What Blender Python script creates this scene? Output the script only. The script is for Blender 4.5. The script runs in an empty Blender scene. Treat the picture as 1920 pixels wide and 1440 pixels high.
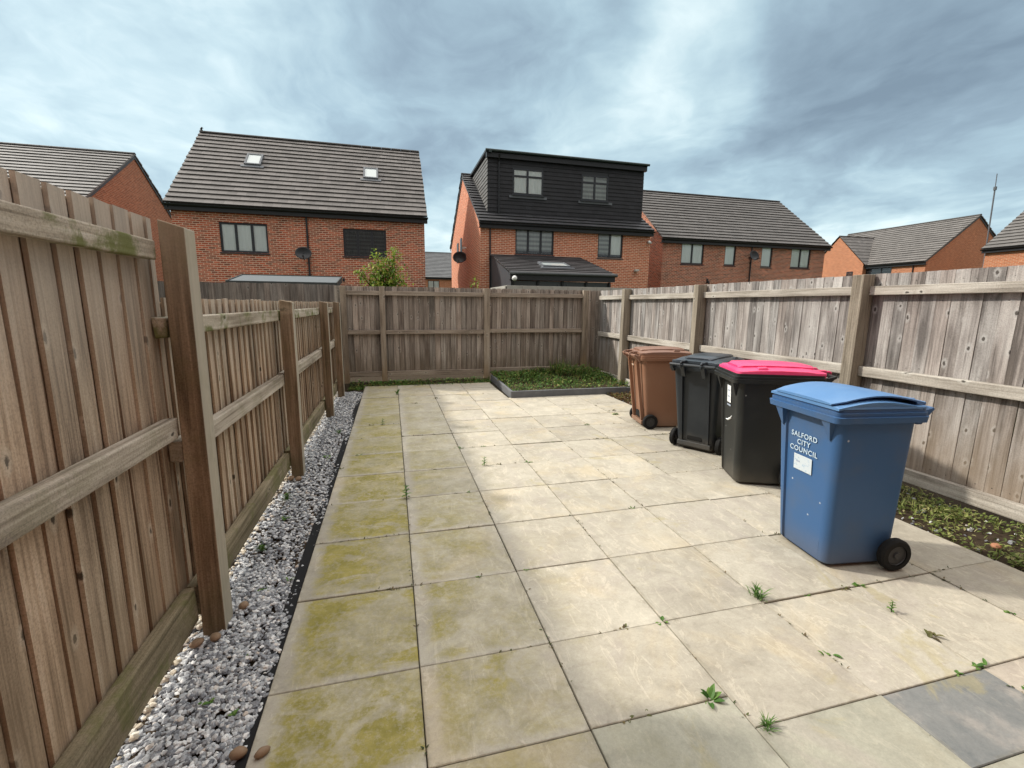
import bpy, math, random
import numpy as np
from mathutils import Vector, Matrix
random.seed(7); rng = np.random.default_rng(11)
R = math.radians
S = bpy.context.scene
COL = S.collection
# ------------------------------------------------------------------ helpers
class MB:
    """collects faces; build() links them as ONE mesh object"""
    def __init__(s): s.v=[]; s.f=[]; s.uv=[]; s.m=[]
    def face(s, pts, uv=None, m=0):
        b=len(s.v); s.v.extend([tuple(p) for p in pts]); s.f.append(tuple(range(b,b+len(pts))))
        s.uv.append(uv or [(0,0)]*len(pts)); s.m.append(m)
    def hexa(s, p, m=0):
        # p: 8 points, bottom 0-3 counter-clockwise, top 4-7
        b=len(s.v); s.v.extend([tuple(q) for q in p])
        for q in ((0,3,2,1),(4,5,6,7),(0,1,5,4),(1,2,6,5),(2,3,7,6),(3,0,4,7)):
            s.f.append(tuple(b+i for i in q)); s.uv.append([(0,0),(1,0),(1,1),(0,1)]); s.m.append(m)
    def box(s,x0,x1,y0,y1,z0,z1,m=0):
        s.hexa([(x0,y0,z0),(x1,y0,z0),(x1,y1,z0),(x0,y1,z0),(x0,y0,z1),(x1,y0,z1),(x1,y1,z1),(x0,y1,z1)],m)
    def mesh(s, verts, faces, m=0):
        b=len(s.v); s.v.extend([tuple(p) for p in verts])
        for f in faces:
            s.f.append(tuple(b+i for i in f)); s.uv.append([(0,0)]*len(f)); s.m.append(m)
    def loft(s, rings, cap0=True, cap1=True, m=0, closed=True):
        n=len(rings[0]); V=[p for r in rings for p in r]; F=[]
        for i in range(len(rings)-1):
            for j in range(n if closed else n-1):
                k=(j+1)%n; F.append((i*n+j,i*n+k,(i+1)*n+k,(i+1)*n+j))
        if cap0: F.append(tuple(reversed(range(n))))
        if cap1: F.append(tuple(range((len(rings)-1)*n,len(rings)*n)))
        s.mesh(V,F,m)
    def tube(s, pts, r, n=8, m=0):
        rings=[]
        for i,p in enumerate(pts):
            p=Vector(p); a=Vector(pts[max(0,i-1)]); b=Vector(pts[min(len(pts)-1,i+1)])
            d=(b-a).normalized(); up=Vector((0,0,1)) if abs(d.z)<.9 else Vector((1,0,0))
            u=d.cross(up).normalized(); w=u.cross(d)
            rr=r[i] if isinstance(r,(list,tuple)) else r
            rings.append([p+u*math.cos(t)*rr+w*math.sin(t)*rr for t in [2*math.pi*k/n for k in range(n)]])
        s.loft(rings,m=m)
    def build(s, name, mat, parent=None, smooth=False, bevel=0, seg=2, loc=None, rotz=None, autosmooth=None):
        me=bpy.data.meshes.new(name); me.from_pydata([tuple(p) for p in s.v],[],s.f)
        uvl=me.uv_layers.new(name='UVMap'); flat=[c for u in s.uv for p in u for c in p]
        uvl.data.foreach_set('uv',flat)
        mats=mat if isinstance(mat,(list,tuple)) else [mat]
        for q in mats: me.materials.append(q)
        if len(mats)>1: me.polygons.foreach_set('material_index',s.m)
        if smooth: me.polygons.foreach_set('use_smooth',[True]*len(me.polygons))
        me.update()
        o=bpy.data.objects.new(name,me); COL.objects.link(o)
        if autosmooth is not None:
            me.polygons.foreach_set('use_smooth',[True]*len(me.polygons)); me.set_sharp_from_angle(angle=R(autosmooth))
        if parent: o.parent=parent
        if loc: o.location=loc
        if rotz is not None: o.rotation_euler=(0,0,rotz)
        if bevel:
            b=o.modifiers.new('bevel','BEVEL'); b.width=bevel; b.segments=seg; b.limit_method='ANGLE'; b.angle_limit=R(40)
            b.harden_normals=False
        return o
def tag(o,label=None,cat=None,group=None,kind=None):
    if label: o['label']=label
    if cat: o['category']=cat
    if group: o['group']=group
    if kind: o['kind']=kind
    return o
def thing(name,label,cat,loc=(0,0,0),rotz=0,group=None):
    o=bpy.data.objects.new(name,None); COL.objects.link(o); o.location=loc; o.rotation_euler=(0,0,rotz)
    o.empty_display_size=.2
    return tag(o,label,cat,group)
# ------------------------------------------------------------------ node helper
class NT:
    def __init__(s,name):
        s.mat=bpy.data.materials.new(name); s.mat.use_nodes=True; s.t=s.mat.node_tree
        s.b=s.t.nodes['Principled BSDF']; s.out=s.t.nodes['Material Output']
    def n(s,typ,**k):
        q=s.t.nodes.new(typ)
        for a,v in k.items(): setattr(q,a,v)
        return q
    def set(s,sock,v):
        if isinstance(v,bpy.types.NodeSocket): s.t.links.new(v,sock)
        elif v is not None: sock.default_value=v if not (isinstance(v,tuple) and len(v)==3 and sock.type=='RGBA') else (*v,1)
    def math(s,op,a,b=None,c=None,clamp=False):
        q=s.n('ShaderNodeMath',operation=op); q.use_clamp=clamp; s.set(q.inputs[0],a); s.set(q.inputs[1],b)
        if c is not None: s.set(q.inputs[2],c)
        return q.outputs[0]
    def vmath(s,op,a,b=None):
        q=s.n('ShaderNodeVectorMath',operation=op); s.set(q.inputs[0],a); s.set(q.inputs[1],b)
        return q.outputs[1] if op in('DOT_PRODUCT','LENGTH') else q.outputs[0]
    def scale(s,a,f):
        q=s.n('ShaderNodeVectorMath',operation='SCALE'); s.set(q.inputs[0],a); s.set(q.inputs[3],f); return q.outputs[0]
    def noise(s,vec,scale,detail=4,rough=.55,dist=0,col=False):
        q=s.n('ShaderNodeTexNoise'); s.set(q.inputs['Vector'],vec)
        for k,v in (('Scale',scale),('Detail',detail),('Roughness',rough),('Distortion',dist)): s.set(q.inputs[k],v)
        return q.outputs['Color' if col else 'Fac']
    def map(s,vec,scale=(1,1,1),loc=(0,0,0),rot=(0,0,0)):
        q=s.n('ShaderNodeMapping'); s.set(q.inputs[0],vec); q.inputs[1].default_value=loc; q.inputs[2].default_value=rot; q.inputs[3].default_value=scale
        return q.outputs[0]
    def ramp(s,fac,stops,interp='LINEAR'):
        q=s.n('ShaderNodeValToRGB'); s.set(q.inputs[0],fac); e=q.color_ramp.elements; q.color_ramp.interpolation=interp
        while len(e)<len(stops): e.new(.5)
        for el,(p,c) in zip(e,stops):
            el.position=p; el.color=(c,c,c,1) if isinstance(c,(int,float)) else (*c,1)
        return q.outputs[0]
    def smooth(s,x,a,b,lo=0,hi=1):
        q=s.n('ShaderNodeMapRange',interpolation_type='SMOOTHSTEP'); s.set(q.inputs[0],x)
        for i,v in enumerate((a,b,lo,hi)): q.inputs[i+1].default_value=v
        return q.outputs[0]
    def mix(s,f,a,b,mode='MIX'):
        q=s.n('ShaderNodeMix',data_type='RGBA',blend_type=mode); s.set(q.inputs[0],f); s.set(q.inputs[6],a); s.set(q.inputs[7],b); return q.outputs[2]
    def coord(s,w='Object'): return s.n('ShaderNodeTexCoord').outputs[w]
    def island(s): return s.n('ShaderNodeNewGeometry').outputs['Random Per Island']
    def sep(s,v): 
        q=s.n('ShaderNodeSeparateXYZ'); s.set(q.inputs[0],v); return q.outputs
    def comb(s,x,y,z):
        q=s.n('ShaderNodeCombineXYZ'); s.set(q.inputs[0],x); s.set(q.inputs[1],y); s.set(q.inputs[2],z); return q.outputs[0]
    def bump(s,h,strength=.3,dist=.01):
        q=s.n('ShaderNodeBump'); s.set(q.inputs['Height'],h); q.inputs['Strength'].default_value=strength; q.inputs['Distance'].default_value=dist
        s.t.links.new(q.outputs[0],s.b.inputs['Normal'])
    def fin(s,col=None,rough=.8,spec=.3,metal=0):
        if col is not None: s.set(s.b.inputs['Base Color'],col)
        s.set(s.b.inputs['Roughness'],rough); s.b.inputs['Specular IOR Level'].default_value=spec; s.b.inputs['Metallic'].default_value=metal
        return s.mat
def plain(name,col,rough=.6,spec=.3,var=.25,vs=8,bump=0,bscale=60):
    t=NT(name); c=t.coord(); n=t.noise(c,vs,5,.6)
    k=t.math('ADD',t.math('MULTIPLY',t.math('SUBTRACT',n,.5),2*var),1)
    cc=t.mix(1,col,t.comb(k,k,k),'MULTIPLY')
    if bump: t.bump(t.noise(c,bscale,3),bump,.004)
    return t.fin(cc,t.math('ADD',t.math('MULTIPLY',n,.2),rough-.1),spec)
# ------------------------------------------------------------------ materials
def wood(name,axis,dark,mid,light,var=.22,algae=0,foot=None,knots=.5,bleach=0,tip=None,nrm=0,side=None):
    """weathered softwood: grain along axis (0 x,1 y,2 z)"""
    t=NT(name); c=t.coord(); isl=t.island()
    off=t.comb(t.math('MULTIPLY',isl,37.3),t.math('MULTIPLY',isl,91.7),t.math('MULTIPLY',isl,53.1))
    p=t.vmath('ADD',c,off)
    sc=[16,16,16]; sc[axis]=.55
    g1=t.noise(t.map(p,tuple(sc)),1.6,7,.62,.9)
    sc2=[75,75,75]; sc2[axis]=1.6
    g2=t.noise(t.map(p,tuple(sc2)),1,4,.6,.25)
    sc3=[5,5,5]; sc3[axis]=1.2
    g3=t.noise(t.map(p,tuple(sc3)),1,4,.6)
    f=t.math('ADD',t.math('ADD',t.math('MULTIPLY',g1,.55),t.math('MULTIPLY',g2,.35)),t.math('MULTIPLY',t.math('SUBTRACT',g3,.5),.5))
    col=t.ramp(f,[(.32,dark),(.47,mid),(.64,light)])
    # per-plank tone and hue
    w=t.n('ShaderNodeTexWhiteNoise',noise_dimensions='1D'); t.set(w.inputs['W'],t.math('MULTIPLY',isl,917.3))
    k=t.math('ADD',t.math('MULTIPLY',w.outputs['Value'],2*var),1-var)
    col=t.mix(1,col,t.comb(k,k,k),'MULTIPLY')
    w2=t.n('ShaderNodeTexWhiteNoise',noise_dimensions='1D'); t.set(w2.inputs['W'],t.math('MULTIPLY',isl,433.7))
    col=t.mix(t.math('MULTIPLY',w2.outputs['Value'],.45),col,t.mix(1,col,(1.12,.94,.84),'MULTIPLY'))
    if bleach:
        col=t.mix(t.math('MULTIPLY',t.smooth(g3,.45,.7),bleach),col,light)
    if knots:
        q=t.sep(p); al,ac=(q[axis],q[[k for k in (0,1,2) if k not in (axis,nrm)][0]])
        v=t.n('ShaderNodeTexVoronoi',voronoi_dimensions='2D'); t.set(v.inputs['Vector'],t.comb(t.math('MULTIPLY',ac,8.5),t.math('MULTIPLY',al,4.6),0)); v.inputs['Scale'].default_value=1
        d=t.math('ADD',v.outputs['Distance'],t.math('MULTIPLY',t.math('SUBTRACT',t.noise(p,30,3,.7),.5),.20))
        sel=t.math('GREATER_THAN',t.sep(v.outputs['Color'])[0],1-knots*.36)
        halo=t.math('MULTIPLY',t.smooth(d,.26,.10),sel); core=t.math('MULTIPLY',t.smooth(d,.10,.045),sel)
        col=t.mix(t.math('MULTIPLY',halo,.55),col,light)
        col=t.mix(t.math('MULTIPLY',core,.85),col,(.03,.022,.017))
    sp_=t.noise(p,130,3,.7); kk=t.math('ADD',.72,t.math('MULTIPLY',t.smooth(sp_,.3,.6),.32)); col=t.mix(1,col,t.comb(kk,kk,kk),'MULTIPLY')
    xyz=t.sep(c)
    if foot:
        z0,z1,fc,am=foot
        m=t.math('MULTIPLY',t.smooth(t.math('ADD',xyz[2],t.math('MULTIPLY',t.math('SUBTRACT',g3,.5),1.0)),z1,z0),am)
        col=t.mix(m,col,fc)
    if tip:
        z0,z1,fc,am=tip
        m=t.math('MULTIPLY',t.smooth(t.math('ADD',xyz[2],t.math('MULTIPLY',t.math('SUBTRACT',g1,.5),.5)),z0,z1),am)
        col=t.mix(m,col,fc)
    if side:  # paints +x faces lighter, for light from sky and patio
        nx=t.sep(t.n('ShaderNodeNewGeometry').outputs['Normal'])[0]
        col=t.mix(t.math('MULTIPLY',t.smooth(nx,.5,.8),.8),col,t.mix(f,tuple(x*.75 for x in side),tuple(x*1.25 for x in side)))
    if algae:
        a=t.math('MULTIPLY',t.smooth(t.noise(c,5.5,5,.65,.4),.46,.62),algae)
        col=t.mix(a,col,(.115,.13,.03))
    t.bump(t.math('ADD',t.math('MULTIPLY',g2,.6),g1),.45,.006)
    return t.fin(col,.85,.15)
W_LEFT =wood('left_board_wood',2,(.17,.12,.083),(.42,.32,.228),(.58,.48,.375),.15,knots=.6,tip=(.9,1.9,(.48,.43,.37),.65),foot=(.1,.8,(.34,.255,.165),.45))
W_LOW  =wood('low_board_wood',2,(.17,.12,.083),(.41,.32,.23),(.58,.485,.38),.22,knots=.45,tip=(.9,1.5,(.47,.41,.34),.55))
W_RAILL=wood('left_rail_wood',1,(.26,.225,.175),(.47,.42,.34),(.64,.60,.53),.12,bleach=.4,algae=.85,knots=.35)
W_RAILM=wood('left_mid_rail_wood',1,(.24,.205,.165),(.47,.42,.35),(.62,.57,.49),.12,algae=.18,knots=.45)
W_GRAVL=wood('left_base_rail_wood',1,(.13,.11,.07),(.27,.23,.155),(.40,.345,.245),.12,algae=.5,knots=.3)
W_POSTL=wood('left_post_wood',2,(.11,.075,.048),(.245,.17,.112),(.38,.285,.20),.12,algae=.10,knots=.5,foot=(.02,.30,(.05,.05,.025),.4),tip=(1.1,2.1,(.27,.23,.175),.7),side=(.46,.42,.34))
W_BACK =wood('back_board_wood',2,(.13,.113,.10),(.31,.28,.25),(.48,.445,.40),.30,knots=.55,foot=(.15,.75,(.15,.115,.075),.5),nrm=1)
W_RAILB=wood('back_rail_wood',0,(.18,.15,.12),(.34,.29,.24),(.47,.42,.35),.12,knots=.4,nrm=1)
W_POSTB=wood('back_post_wood',2,(.17,.14,.11),(.32,.27,.215),(.44,.39,.325),.12,knots=.4,foot=(.1,.55,(.27,.19,.11),.7),nrm=1)
W_RIGHT=wood('right_board_wood',2,(.125,.117,.112),(.285,.272,.262),(.47,.457,.44),.19,knots=.95,bleach=.35,foot=(.0,1.1,(.26,.20,.14),.65))
W_RAILR=wood('right_rail_wood',1,(.24,.22,.19),(.42,.395,.35),(.55,.53,.48),.08,knots=.4,bleach=.4)
W_POSTR=wood('right_post_wood',2,(.16,.14,.11),(.29,.26,.21),(.41,.38,.32),.1,knots=.35)
W_NEIGH=wood('neighbour_board_wood',2,(.10,.09,.085),(.20,.185,.175),(.31,.295,.28),.25,knots=.5,nrm=1)

def brickmat(name,c1,c2,mortar,bias=0,stain=.25):
    t=NT(name); uv=t.coord('UV')
    b=t.n('ShaderNodeTexBrick'); t.set(b.inputs['Vector'],uv); b.offset=.5
    for k,v in (('Scale',1),('Mortar Size',.012),('Mortar Smooth',.1),('Bias',bias),('Brick Width',.225),('Row Height',.075)): b.inputs[k].default_value=v
    t.set(b.inputs['Color1'],c1); t.set(b.inputs['Color2'],c2); t.set(b.inputs['Mortar'],mortar)
    n=t.noise(t.map(uv,(4.44,13.3,1)),1,2,.5); n2=t.noise(uv,.7,4,.6)
    k=t.math('ADD',t.math('MULTIPLY',t.math('SUBTRACT',n,.5),.9),t.math('ADD',1,t.math('MULTIPLY',t.math('SUBTRACT',n2,.5),stain*2)))
    col=t.mix(1,b.outputs['Color'],t.comb(k,k,k),'MULTIPLY')
    t.bump(t.math('SUBTRACT',1,b.outputs['Fac']),.5,.006)
    return t.fin(col,.85,.15)
BR_A=brickmat('multi_red_brick',(.50,.118,.06),(.15,.06,.042),(.62,.43,.32),-.15)
BR_B=brickmat('orange_red_brick',(.53,.148,.07),(.37,.098,.047),(.70,.49,.36),-.2,.15)
BR_C=brickmat('brown_red_brick',(.46,.135,.072),(.18,.07,.048),(.54,.38,.29),0,.3)
BR_D=brickmat('bright_orange_brick',(.46,.16,.075),(.36,.115,.055),(.46,.30,.2),-.2,.12)
def tilemat(name,c,var=.35,joint=.33):
    t=NT(name); uv=t.coord('UV')
    b=t.n('ShaderNodeTexBrick'); t.set(b.inputs['Vector'],uv); b.offset=.5
    for k,v in (('Scale',1),('Mortar Size',.004),('Mortar Smooth',.2),('Bias',0),('Brick Width',joint),('Row Height',.34)): b.inputs[k].default_value=v
    a=tuple(x*(1-var) for x in c); d=tuple(x*(1+var) for x in c)
    t.set(b.inputs['Color1'],a); t.set(b.inputs['Color2'],d); t.set(b.inputs['Mortar'],tuple(x*.35 for x in c))
    n=t.noise(uv,.9,6,.65); n2=t.noise(uv,14,4,.7)
    k=t.math('ADD',.55,t.math('ADD',t.math('MULTIPLY',n,.45),t.math('MULTIPLY',n2,.45)))
    col=t.mix(1,b.outputs['Color'],t.comb(k,k,k),'MULTIPLY')
    t.bump(n2,.3,.006)
    return t.fin(col,.62,.35)
TILE_A=tilemat('grey_brown_tile',(.135,.123,.115),.2)
TILE_B=tilemat('dark_tile',(.055,.055,.06),.2)
TILE_C=tilemat('black_hung_tile',(.02,.02,.024),.22,.27)
TILE_D=tilemat('lean_to_tile',(.055,.052,.055),.25)
BLACK=plain('black_upvc',(.016,.017,.02),.4,.4,.2)
FRAME=plain('anthracite_frame',(.018,.02,.026),.38,.45,.15)
LEAD=plain('grey_lead',(.12,.13,.145),.55,.4,.35,12)
WHITE=plain('white_plastic',(.75,.75,.73),.4,.4,.06)
def blindmat(name,c,stripes=0,amp=.15):
    t=NT(name); o=t.coord('UV'); z=t.sep(o)
    n=t.noise(t.map(o,(9,.6,1)),1,3)
    k=t.math('ADD',.85,t.math('MULTIPLY',n,.3))
    if stripes:
        wv=t.math('PINGPONG',t.math('MULTIPLY',z[1],stripes),1)
        k=t.math('MULTIPLY',k,t.math('ADD',1-amp,t.math('MULTIPLY',t.smooth(wv,.35,.65),2*amp)))
    return t.fin(t.mix(1,c,t.comb(k,k,k),'MULTIPLY'),.9,.1)
BL_PALE=blindmat('pale_curtain',(.90,.94,.92))
BL_GREY=blindmat('grey_blind',(.13,.14,.15),9,.3)
BL_DARK=blindmat('dark_blind',(.06,.067,.072),13,.2)
BL_MID=blindmat('grey_green_blind',(.38,.41,.40),10,.25)
def glassmat():
    t=NT('window_glass'); nt=t.t
    gl=t.n('ShaderNodeBsdfGlossy'); gl.inputs['Roughness'].default_value=.015; gl.inputs['Color'].default_value=(.95,.97,1,1)
    tr=t.n('ShaderNodeBsdfTransparent'); tr.inputs['Color'].default_value=(.98,.99,.985,1)
    fr=t.n('ShaderNodeFresnel'); fr.inputs[0].default_value=1.55
    mx=t.n('ShaderNodeMixShader'); nt.links.new(t.math('ADD',t.math('MULTIPLY',fr.outputs[0],1.0),.02,clamp=True),mx.inputs[0])
    nt.links.new(tr.outputs[0],mx.inputs[1]); nt.links.new(gl.outputs[0],mx.inputs[2]); nt.links.new(mx.outputs[0],t.out.inputs[0])
    return t.mat
GLASS=glassmat()
def plastic(name,col,rough=.45,scuff=.15,sheen=(.5,.5,.5),dirt=.35,spec=.4):
    t=NT(name); c=t.coord(); n=t.noise(c,3,5,.6); n2=t.noise(t.map(c,(30,30,6)),1,5,.7,.4); n3=t.noise(c,260,2,.5)
    cc=t.mix(t.math('MULTIPLY',t.smooth(n,.42,.72),scuff),col,sheen)
    cc=t.mix(t.math('MULTIPLY',t.smooth(n2,.62,.8),scuff*.9),cc,sheen)
    z=t.sep(c)[2]
    d=t.math('MULTIPLY',t.smooth(t.math('ADD',z,t.math('MULTIPLY',t.math('SUBTRACT',n,.5),.35)),.22,.0),dirt)
    cc=t.mix(d,cc,(.16,.14,.11))
    v=t.n('ShaderNodeTexVoronoi'); t.set(v.inputs['Vector'],c); v.inputs['Scale'].default_value=6.5
    spot=t.math('MULTIPLY',t.smooth(t.math('ADD',v.outputs['Distance'],t.math('MULTIPLY',t.math('SUBTRACT',n3,.5),.05)),.050,.026),t.math('GREATER_THAN',t.sep(v.outputs['Color'])[0],.68))
    cc=t.mix(t.math('MULTIPLY',spot,min(.6,scuff*1.3)),cc,(.7,.72,.72))
    t.bump(n3,.06,.002)
    return t.fin(cc,t.math('ADD',t.math('MULTIPLY',n,.3),rough-.12),spec)
P_BLUE=plastic('blue_plastic',(.036,.105,.245),.45,.42,(.085,.115,.165))
P_BLUEL=plastic('blue_lid_plastic',(.085,.20,.40),.38,.28,(.20,.32,.48),.0)
P_BLACK=plastic('black_plastic',(.014,.016,.016),.42,.22,(.05,.052,.05))
P_BLACKB=plastic('blue_black_plastic',(.015,.020,.026),.42,.25,(.055,.063,.07))
P_BLACKL=plastic('black_lid_plastic',(.022,.028,.035),.30,.25,(.12,.15,.19),0)
P_PINK=plastic('pink_plastic',(.74,.055,.175),.35,.15,(.85,.2,.32),.0)
P_BROWN=plastic('brown_plastic',(.25,.128,.078),.45,.14,(.40,.25,.17))
P_BROWNL=plastic('brown_lid_plastic',(.20,.105,.07),.42,.2,(.34,.22,.16),0)
RUBBER=plain('black_rubber',(.012,.012,.012),.75,.2,.3,20)
HUB=plain('black_hub',(.035,.035,.037),.45,.35,.2,20)
def worn_print(name,c,base,th=.5,sc=60):
    t=NT(name); n=t.noise(t.coord(),sc,3,.6)
    return t.fin(t.mix(t.smooth(n,th-.05,th+.05),c,base),.6,.2)
PRINT=worn_print('worn_white_print',(.48,.60,.70),(.05,.15,.34),.66,60)
STICK=worn_print('faded_sticker',(.52,.58,.62),(.34,.45,.56),.62,55)
STICKW=worn_print('white_sticker',(.80,.82,.83),(.6,.62,.64),.66,90)
SMUDGE=plain('grey_print',(.33,.37,.45),.7,.1,.3,60)

def pavermat(name,a,b,algae=1.0,vein=1.0):
    t=NT(name); c=t.coord(); uv=t.coord('UV'); isl=t.island(); xyz=t.sep(c)
    w=t.n('ShaderNodeTexWhiteNoise',noise_dimensions='1D'); t.set(w.inputs['W'],t.math('MULTIPLY',isl,771.3))
    p=t.vmath('ADD',c,t.comb(t.math('MULTIPLY',isl,31),t.math('MULTIPLY',isl,17),0))
    n1=t.noise(p,2.6,8,.62,.6); n2=t.noise(p,9,8,.68,.8); n3=t.noise(c,170,3,.6); n4=t.noise(c,55,3,.7)
    f=t.math('ADD',t.math('MULTIPLY',n1,.55),t.math('MULTIPLY',n2,.45))
    col=t.ramp(f,[(.30,a),(.5,tuple((x+y)/2 for x,y in zip(a,b))),(.70,b)])
    # buff/ochre patches
    col=t.mix(t.math('MULTIPLY',t.smooth(t.noise(p,1.7,5,.6,.5),.50,.70),.30*vein),col,(.52,.41,.235))
    # grey film patches
    col=t.mix(t.math('MULTIPLY',t.smooth(t.noise(p,2.1,6,.65,1.2),.50,.66),.42),col,(.335,.30,.265))
    # scrubbing arcs and clean streaks
    sw=t.noise(t.map(p,(3.2,1.1,1),(0,0,0),(0,0,.6)),2.4,6,.6,3.0)
    streak=t.math('MULTIPLY',t.smooth(sw,.565,.60),t.smooth(sw,.66,.61))
    col=t.mix(t.math('MULTIPLY',streak,.30*vein),col,(.60,.54,.43))
    sw2=t.noise(t.map(p,(1.2,4.0,1),(3,7,0),(0,0,-.5)),2.8,7,.65,2.2)
    col=t.mix(t.math('MULTIPLY',t.math('MULTIPLY',t.smooth(sw2,.60,.64),t.smooth(sw2,.72,.65)),.22*vein),col,(.24,.21,.17))
    # per slab tone
    k=t.math('ADD',t.math('MULTIPLY',w.outputs['Value'],.20),.90)
    col=t.mix(1,col,t.comb(k,k,k),'MULTIPLY')
    # green algae film, strongest beside the gravel, leaving slab edges and wiped patches clean
    if algae:
        side=t.smooth(t.math('ADD',xyz[0],t.math('MULTIPLY',t.math('SUBTRACT',n1,.5),1.3)),1.6,.15)
        near=t.smooth(xyz[1],7.0,1.2,.5,1)
        u=t.sep(uv)
        ed=t.math('MULTIPLY',t.smooth(t.math('ADD',u[0],t.math('MULTIPLY',t.math('SUBTRACT',n2,.5),.16)),.02,.11),t.smooth(t.math('ADD',u[1],t.math('MULTIPLY',t.math('SUBTRACT',n2,.5),.1)),.0,.05))
        pat=t.smooth(t.noise(p,2.3,4,.55,.35),.34,.62)
        wipe=t.smooth(t.noise(t.map(p,(1,1.8,1),(5,3,0),(0,0,.8)),3.0,4,.55,1.5),.63,.50)
        m=t.math('MULTIPLY',t.math('MULTIPLY',side,near),t.math('MULTIPLY',ed,t.math('ADD',.34,t.math('MULTIPLY',t.math('MULTIPLY',pat,wipe),.60))))
        g=t.mix(t.smooth(n2,.3,.7),(.205,.182,.045),(.32,.275,.09))
        col=t.mix(t.math('MULTIPLY',t.math('MULTIPLY',m,1.5*algae),t.math('ADD',.55,t.math('MULTIPLY',t.smooth(t.noise(c,38,5,.75),.38,.58),.45))),col,g)
        # scattered faint green/ochre islands elsewhere
        m2=t.math('MULTIPLY',t.smooth(t.noise(c,1.9,6,.66,1.0),.59,.68),.38)
        col=t.mix(m2,col,(.33,.28,.12))
    # fine aggregate speckle
    u=t.sep(uv)
    eu=t.math('MINIMUM',t.math('MINIMUM',u[0],t.math('SUBTRACT',.6,u[0])),t.math('MINIMUM',u[1],t.math('SUBTRACT',.6,u[1])))
    dirt=t.math('MULTIPLY',t.smooth(t.math('ADD',eu,t.math('MULTIPLY',t.math('SUBTRACT',n2,.46),.09)),.013,.0),.22)
    col=t.mix(dirt,col,(.17,.15,.105))
    spk=t.smooth(t.noise(c,42,4,.75),.60,.70); col=t.mix(t.math('MULTIPLY',spk,.22),col,(.20,.18,.14))
    sp=t.math('ADD',.70,t.math('ADD',t.math('MULTIPLY',n3,.30),t.math('MULTIPLY',n4,.30)))
    col=t.mix(1,col,t.comb(sp,sp,sp),'MULTIPLY')
    t.bump(t.math('ADD',t.math('MULTIPLY',n3,.5),n2),.22,.004)
    return t.fin(col,.82,.22)
PV=pavermat('cream_paving',(.275,.250,.203),(.475,.442,.365))
PV_G=pavermat('grey_green_paving',(.24,.235,.19),(.40,.39,.315),.5,vein=.35)
PV_D=pavermat('slate_grey_paving',(.10,.11,.113),(.215,.215,.205),.12,vein=.25)
PV_P=pavermat('pinkish_buff_paving',(.30,.26,.22),(.45,.40,.33),0)
SOIL=plain('dark_soil',(.045,.033,.022),.95,.1,.6,30,.8,90)
SAND=plain('joint_sand',(.035,.03,.022),.95,.1,.5,40)
MEMB=plain('black_membrane',(.012,.012,.013),.8,.2,.3,50)
def gravelmat(name,stops):
    t=NT(name); isl=t.island(); c=t.coord()
    col=t.ramp(isl,stops); n=t.noise(c,90,4,.7)
    col=t.mix(t.math('MULTIPLY',t.smooth(n,.5,.75),.45),col,(.75,.76,.76))
    return t.fin(col,.7,.3)
GRAV=gravelmat('marble_chippings',[(0,(.10,.105,.12)),(.3,(.22,.23,.25)),(.55,(.37,.38,.395)),(.78,(.54,.55,.555)),(.95,(.76,.76,.75)),(1,(.48,.40,.33))])
PALE=gravelmat('pale_chippings',[(0,(.45,.38,.28)),(.5,(.62,.55,.44)),(1,(.75,.72,.65))])
PEB=plain('brown_pebble',(.24,.16,.10),.6,.3,.35,30)
KERB=plain('dark_grey_edging',(.135,.14,.15),.75,.25,.35,7,.3,120)
CONC=plain('grey_concrete',(.36,.345,.31),.9,.15,.3,6,.3,80)
FELT=plain('grey_roof_felt',(.11,.125,.135),.7,.3,.2,6)
LAWN=plain('lawn_ground',(.05,.065,.022),.95,.1,.5,3)
def leafmat(name,stops,trans=.3):
    t=NT(name); isl=t.island(); c=t.ramp(isl,stops); t.fin(c,.55,.3)
    t.b.inputs['Transmission Weight'].default_value=0
    tr=t.n('ShaderNodeBsdfTranslucent'); t.set(tr.inputs[0],c)
    mx=t.n('ShaderNodeMixShader'); mx.inputs[0].default_value=trans
    t.t.links.new(t.b.outputs[0],mx.inputs[1]); t.t.links.new(tr.outputs[0],mx.inputs[2]); t.t.links.new(mx.outputs[0],t.out.inputs[0])
    return t.mat
LF_WEED=leafmat('weed_leaf',[(0,(.045,.115,.022)),(.5,(.085,.19,.035)),(1,(.16,.27,.06))])
LF_BED=leafmat('bed_leaf',[(0,(.03,.07,.015)),(.35,(.065,.15,.025)),(.62,(.12,.22,.04)),(.82,(.20,.25,.06)),(1,(.22,.12,.055))])
LF_STRIP=leafmat('dry_strip_leaf',[(0,(.07,.10,.022)),(.4,(.15,.20,.045)),(.75,(.26,.29,.085)),(1,(.36,.31,.16))])
LF_RED=leafmat('reddish_leaf',[(0,(.10,.045,.02)),(.5,(.16,.085,.03)),(.8,(.10,.13,.03)),(1,(.22,.15,.06))])
LF_TREE=leafmat('tree_leaf',[(0,(.06,.14,.022)),(.4,(.17,.29,.04)),(.8,(.34,.42,.07)),(1,(.50,.42,.10))],.35)
BARK=plain('bark',(.09,.06,.04),.9,.1,.4,20)
# ------------------------------------------------------------------ the ground
m=MB(); m.face([(-400,-400,-.06),(400,-400,-.06),(400,400,-.06),(-400,400,-.06)])
tag(m.build('ground',LAWN),kind='structure')
m=MB(); m.box(-.9,5.3,-1.6,9.2,-.055,-.028)
tag(m.build('garden_soil',SOIL),kind='structure')
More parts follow.
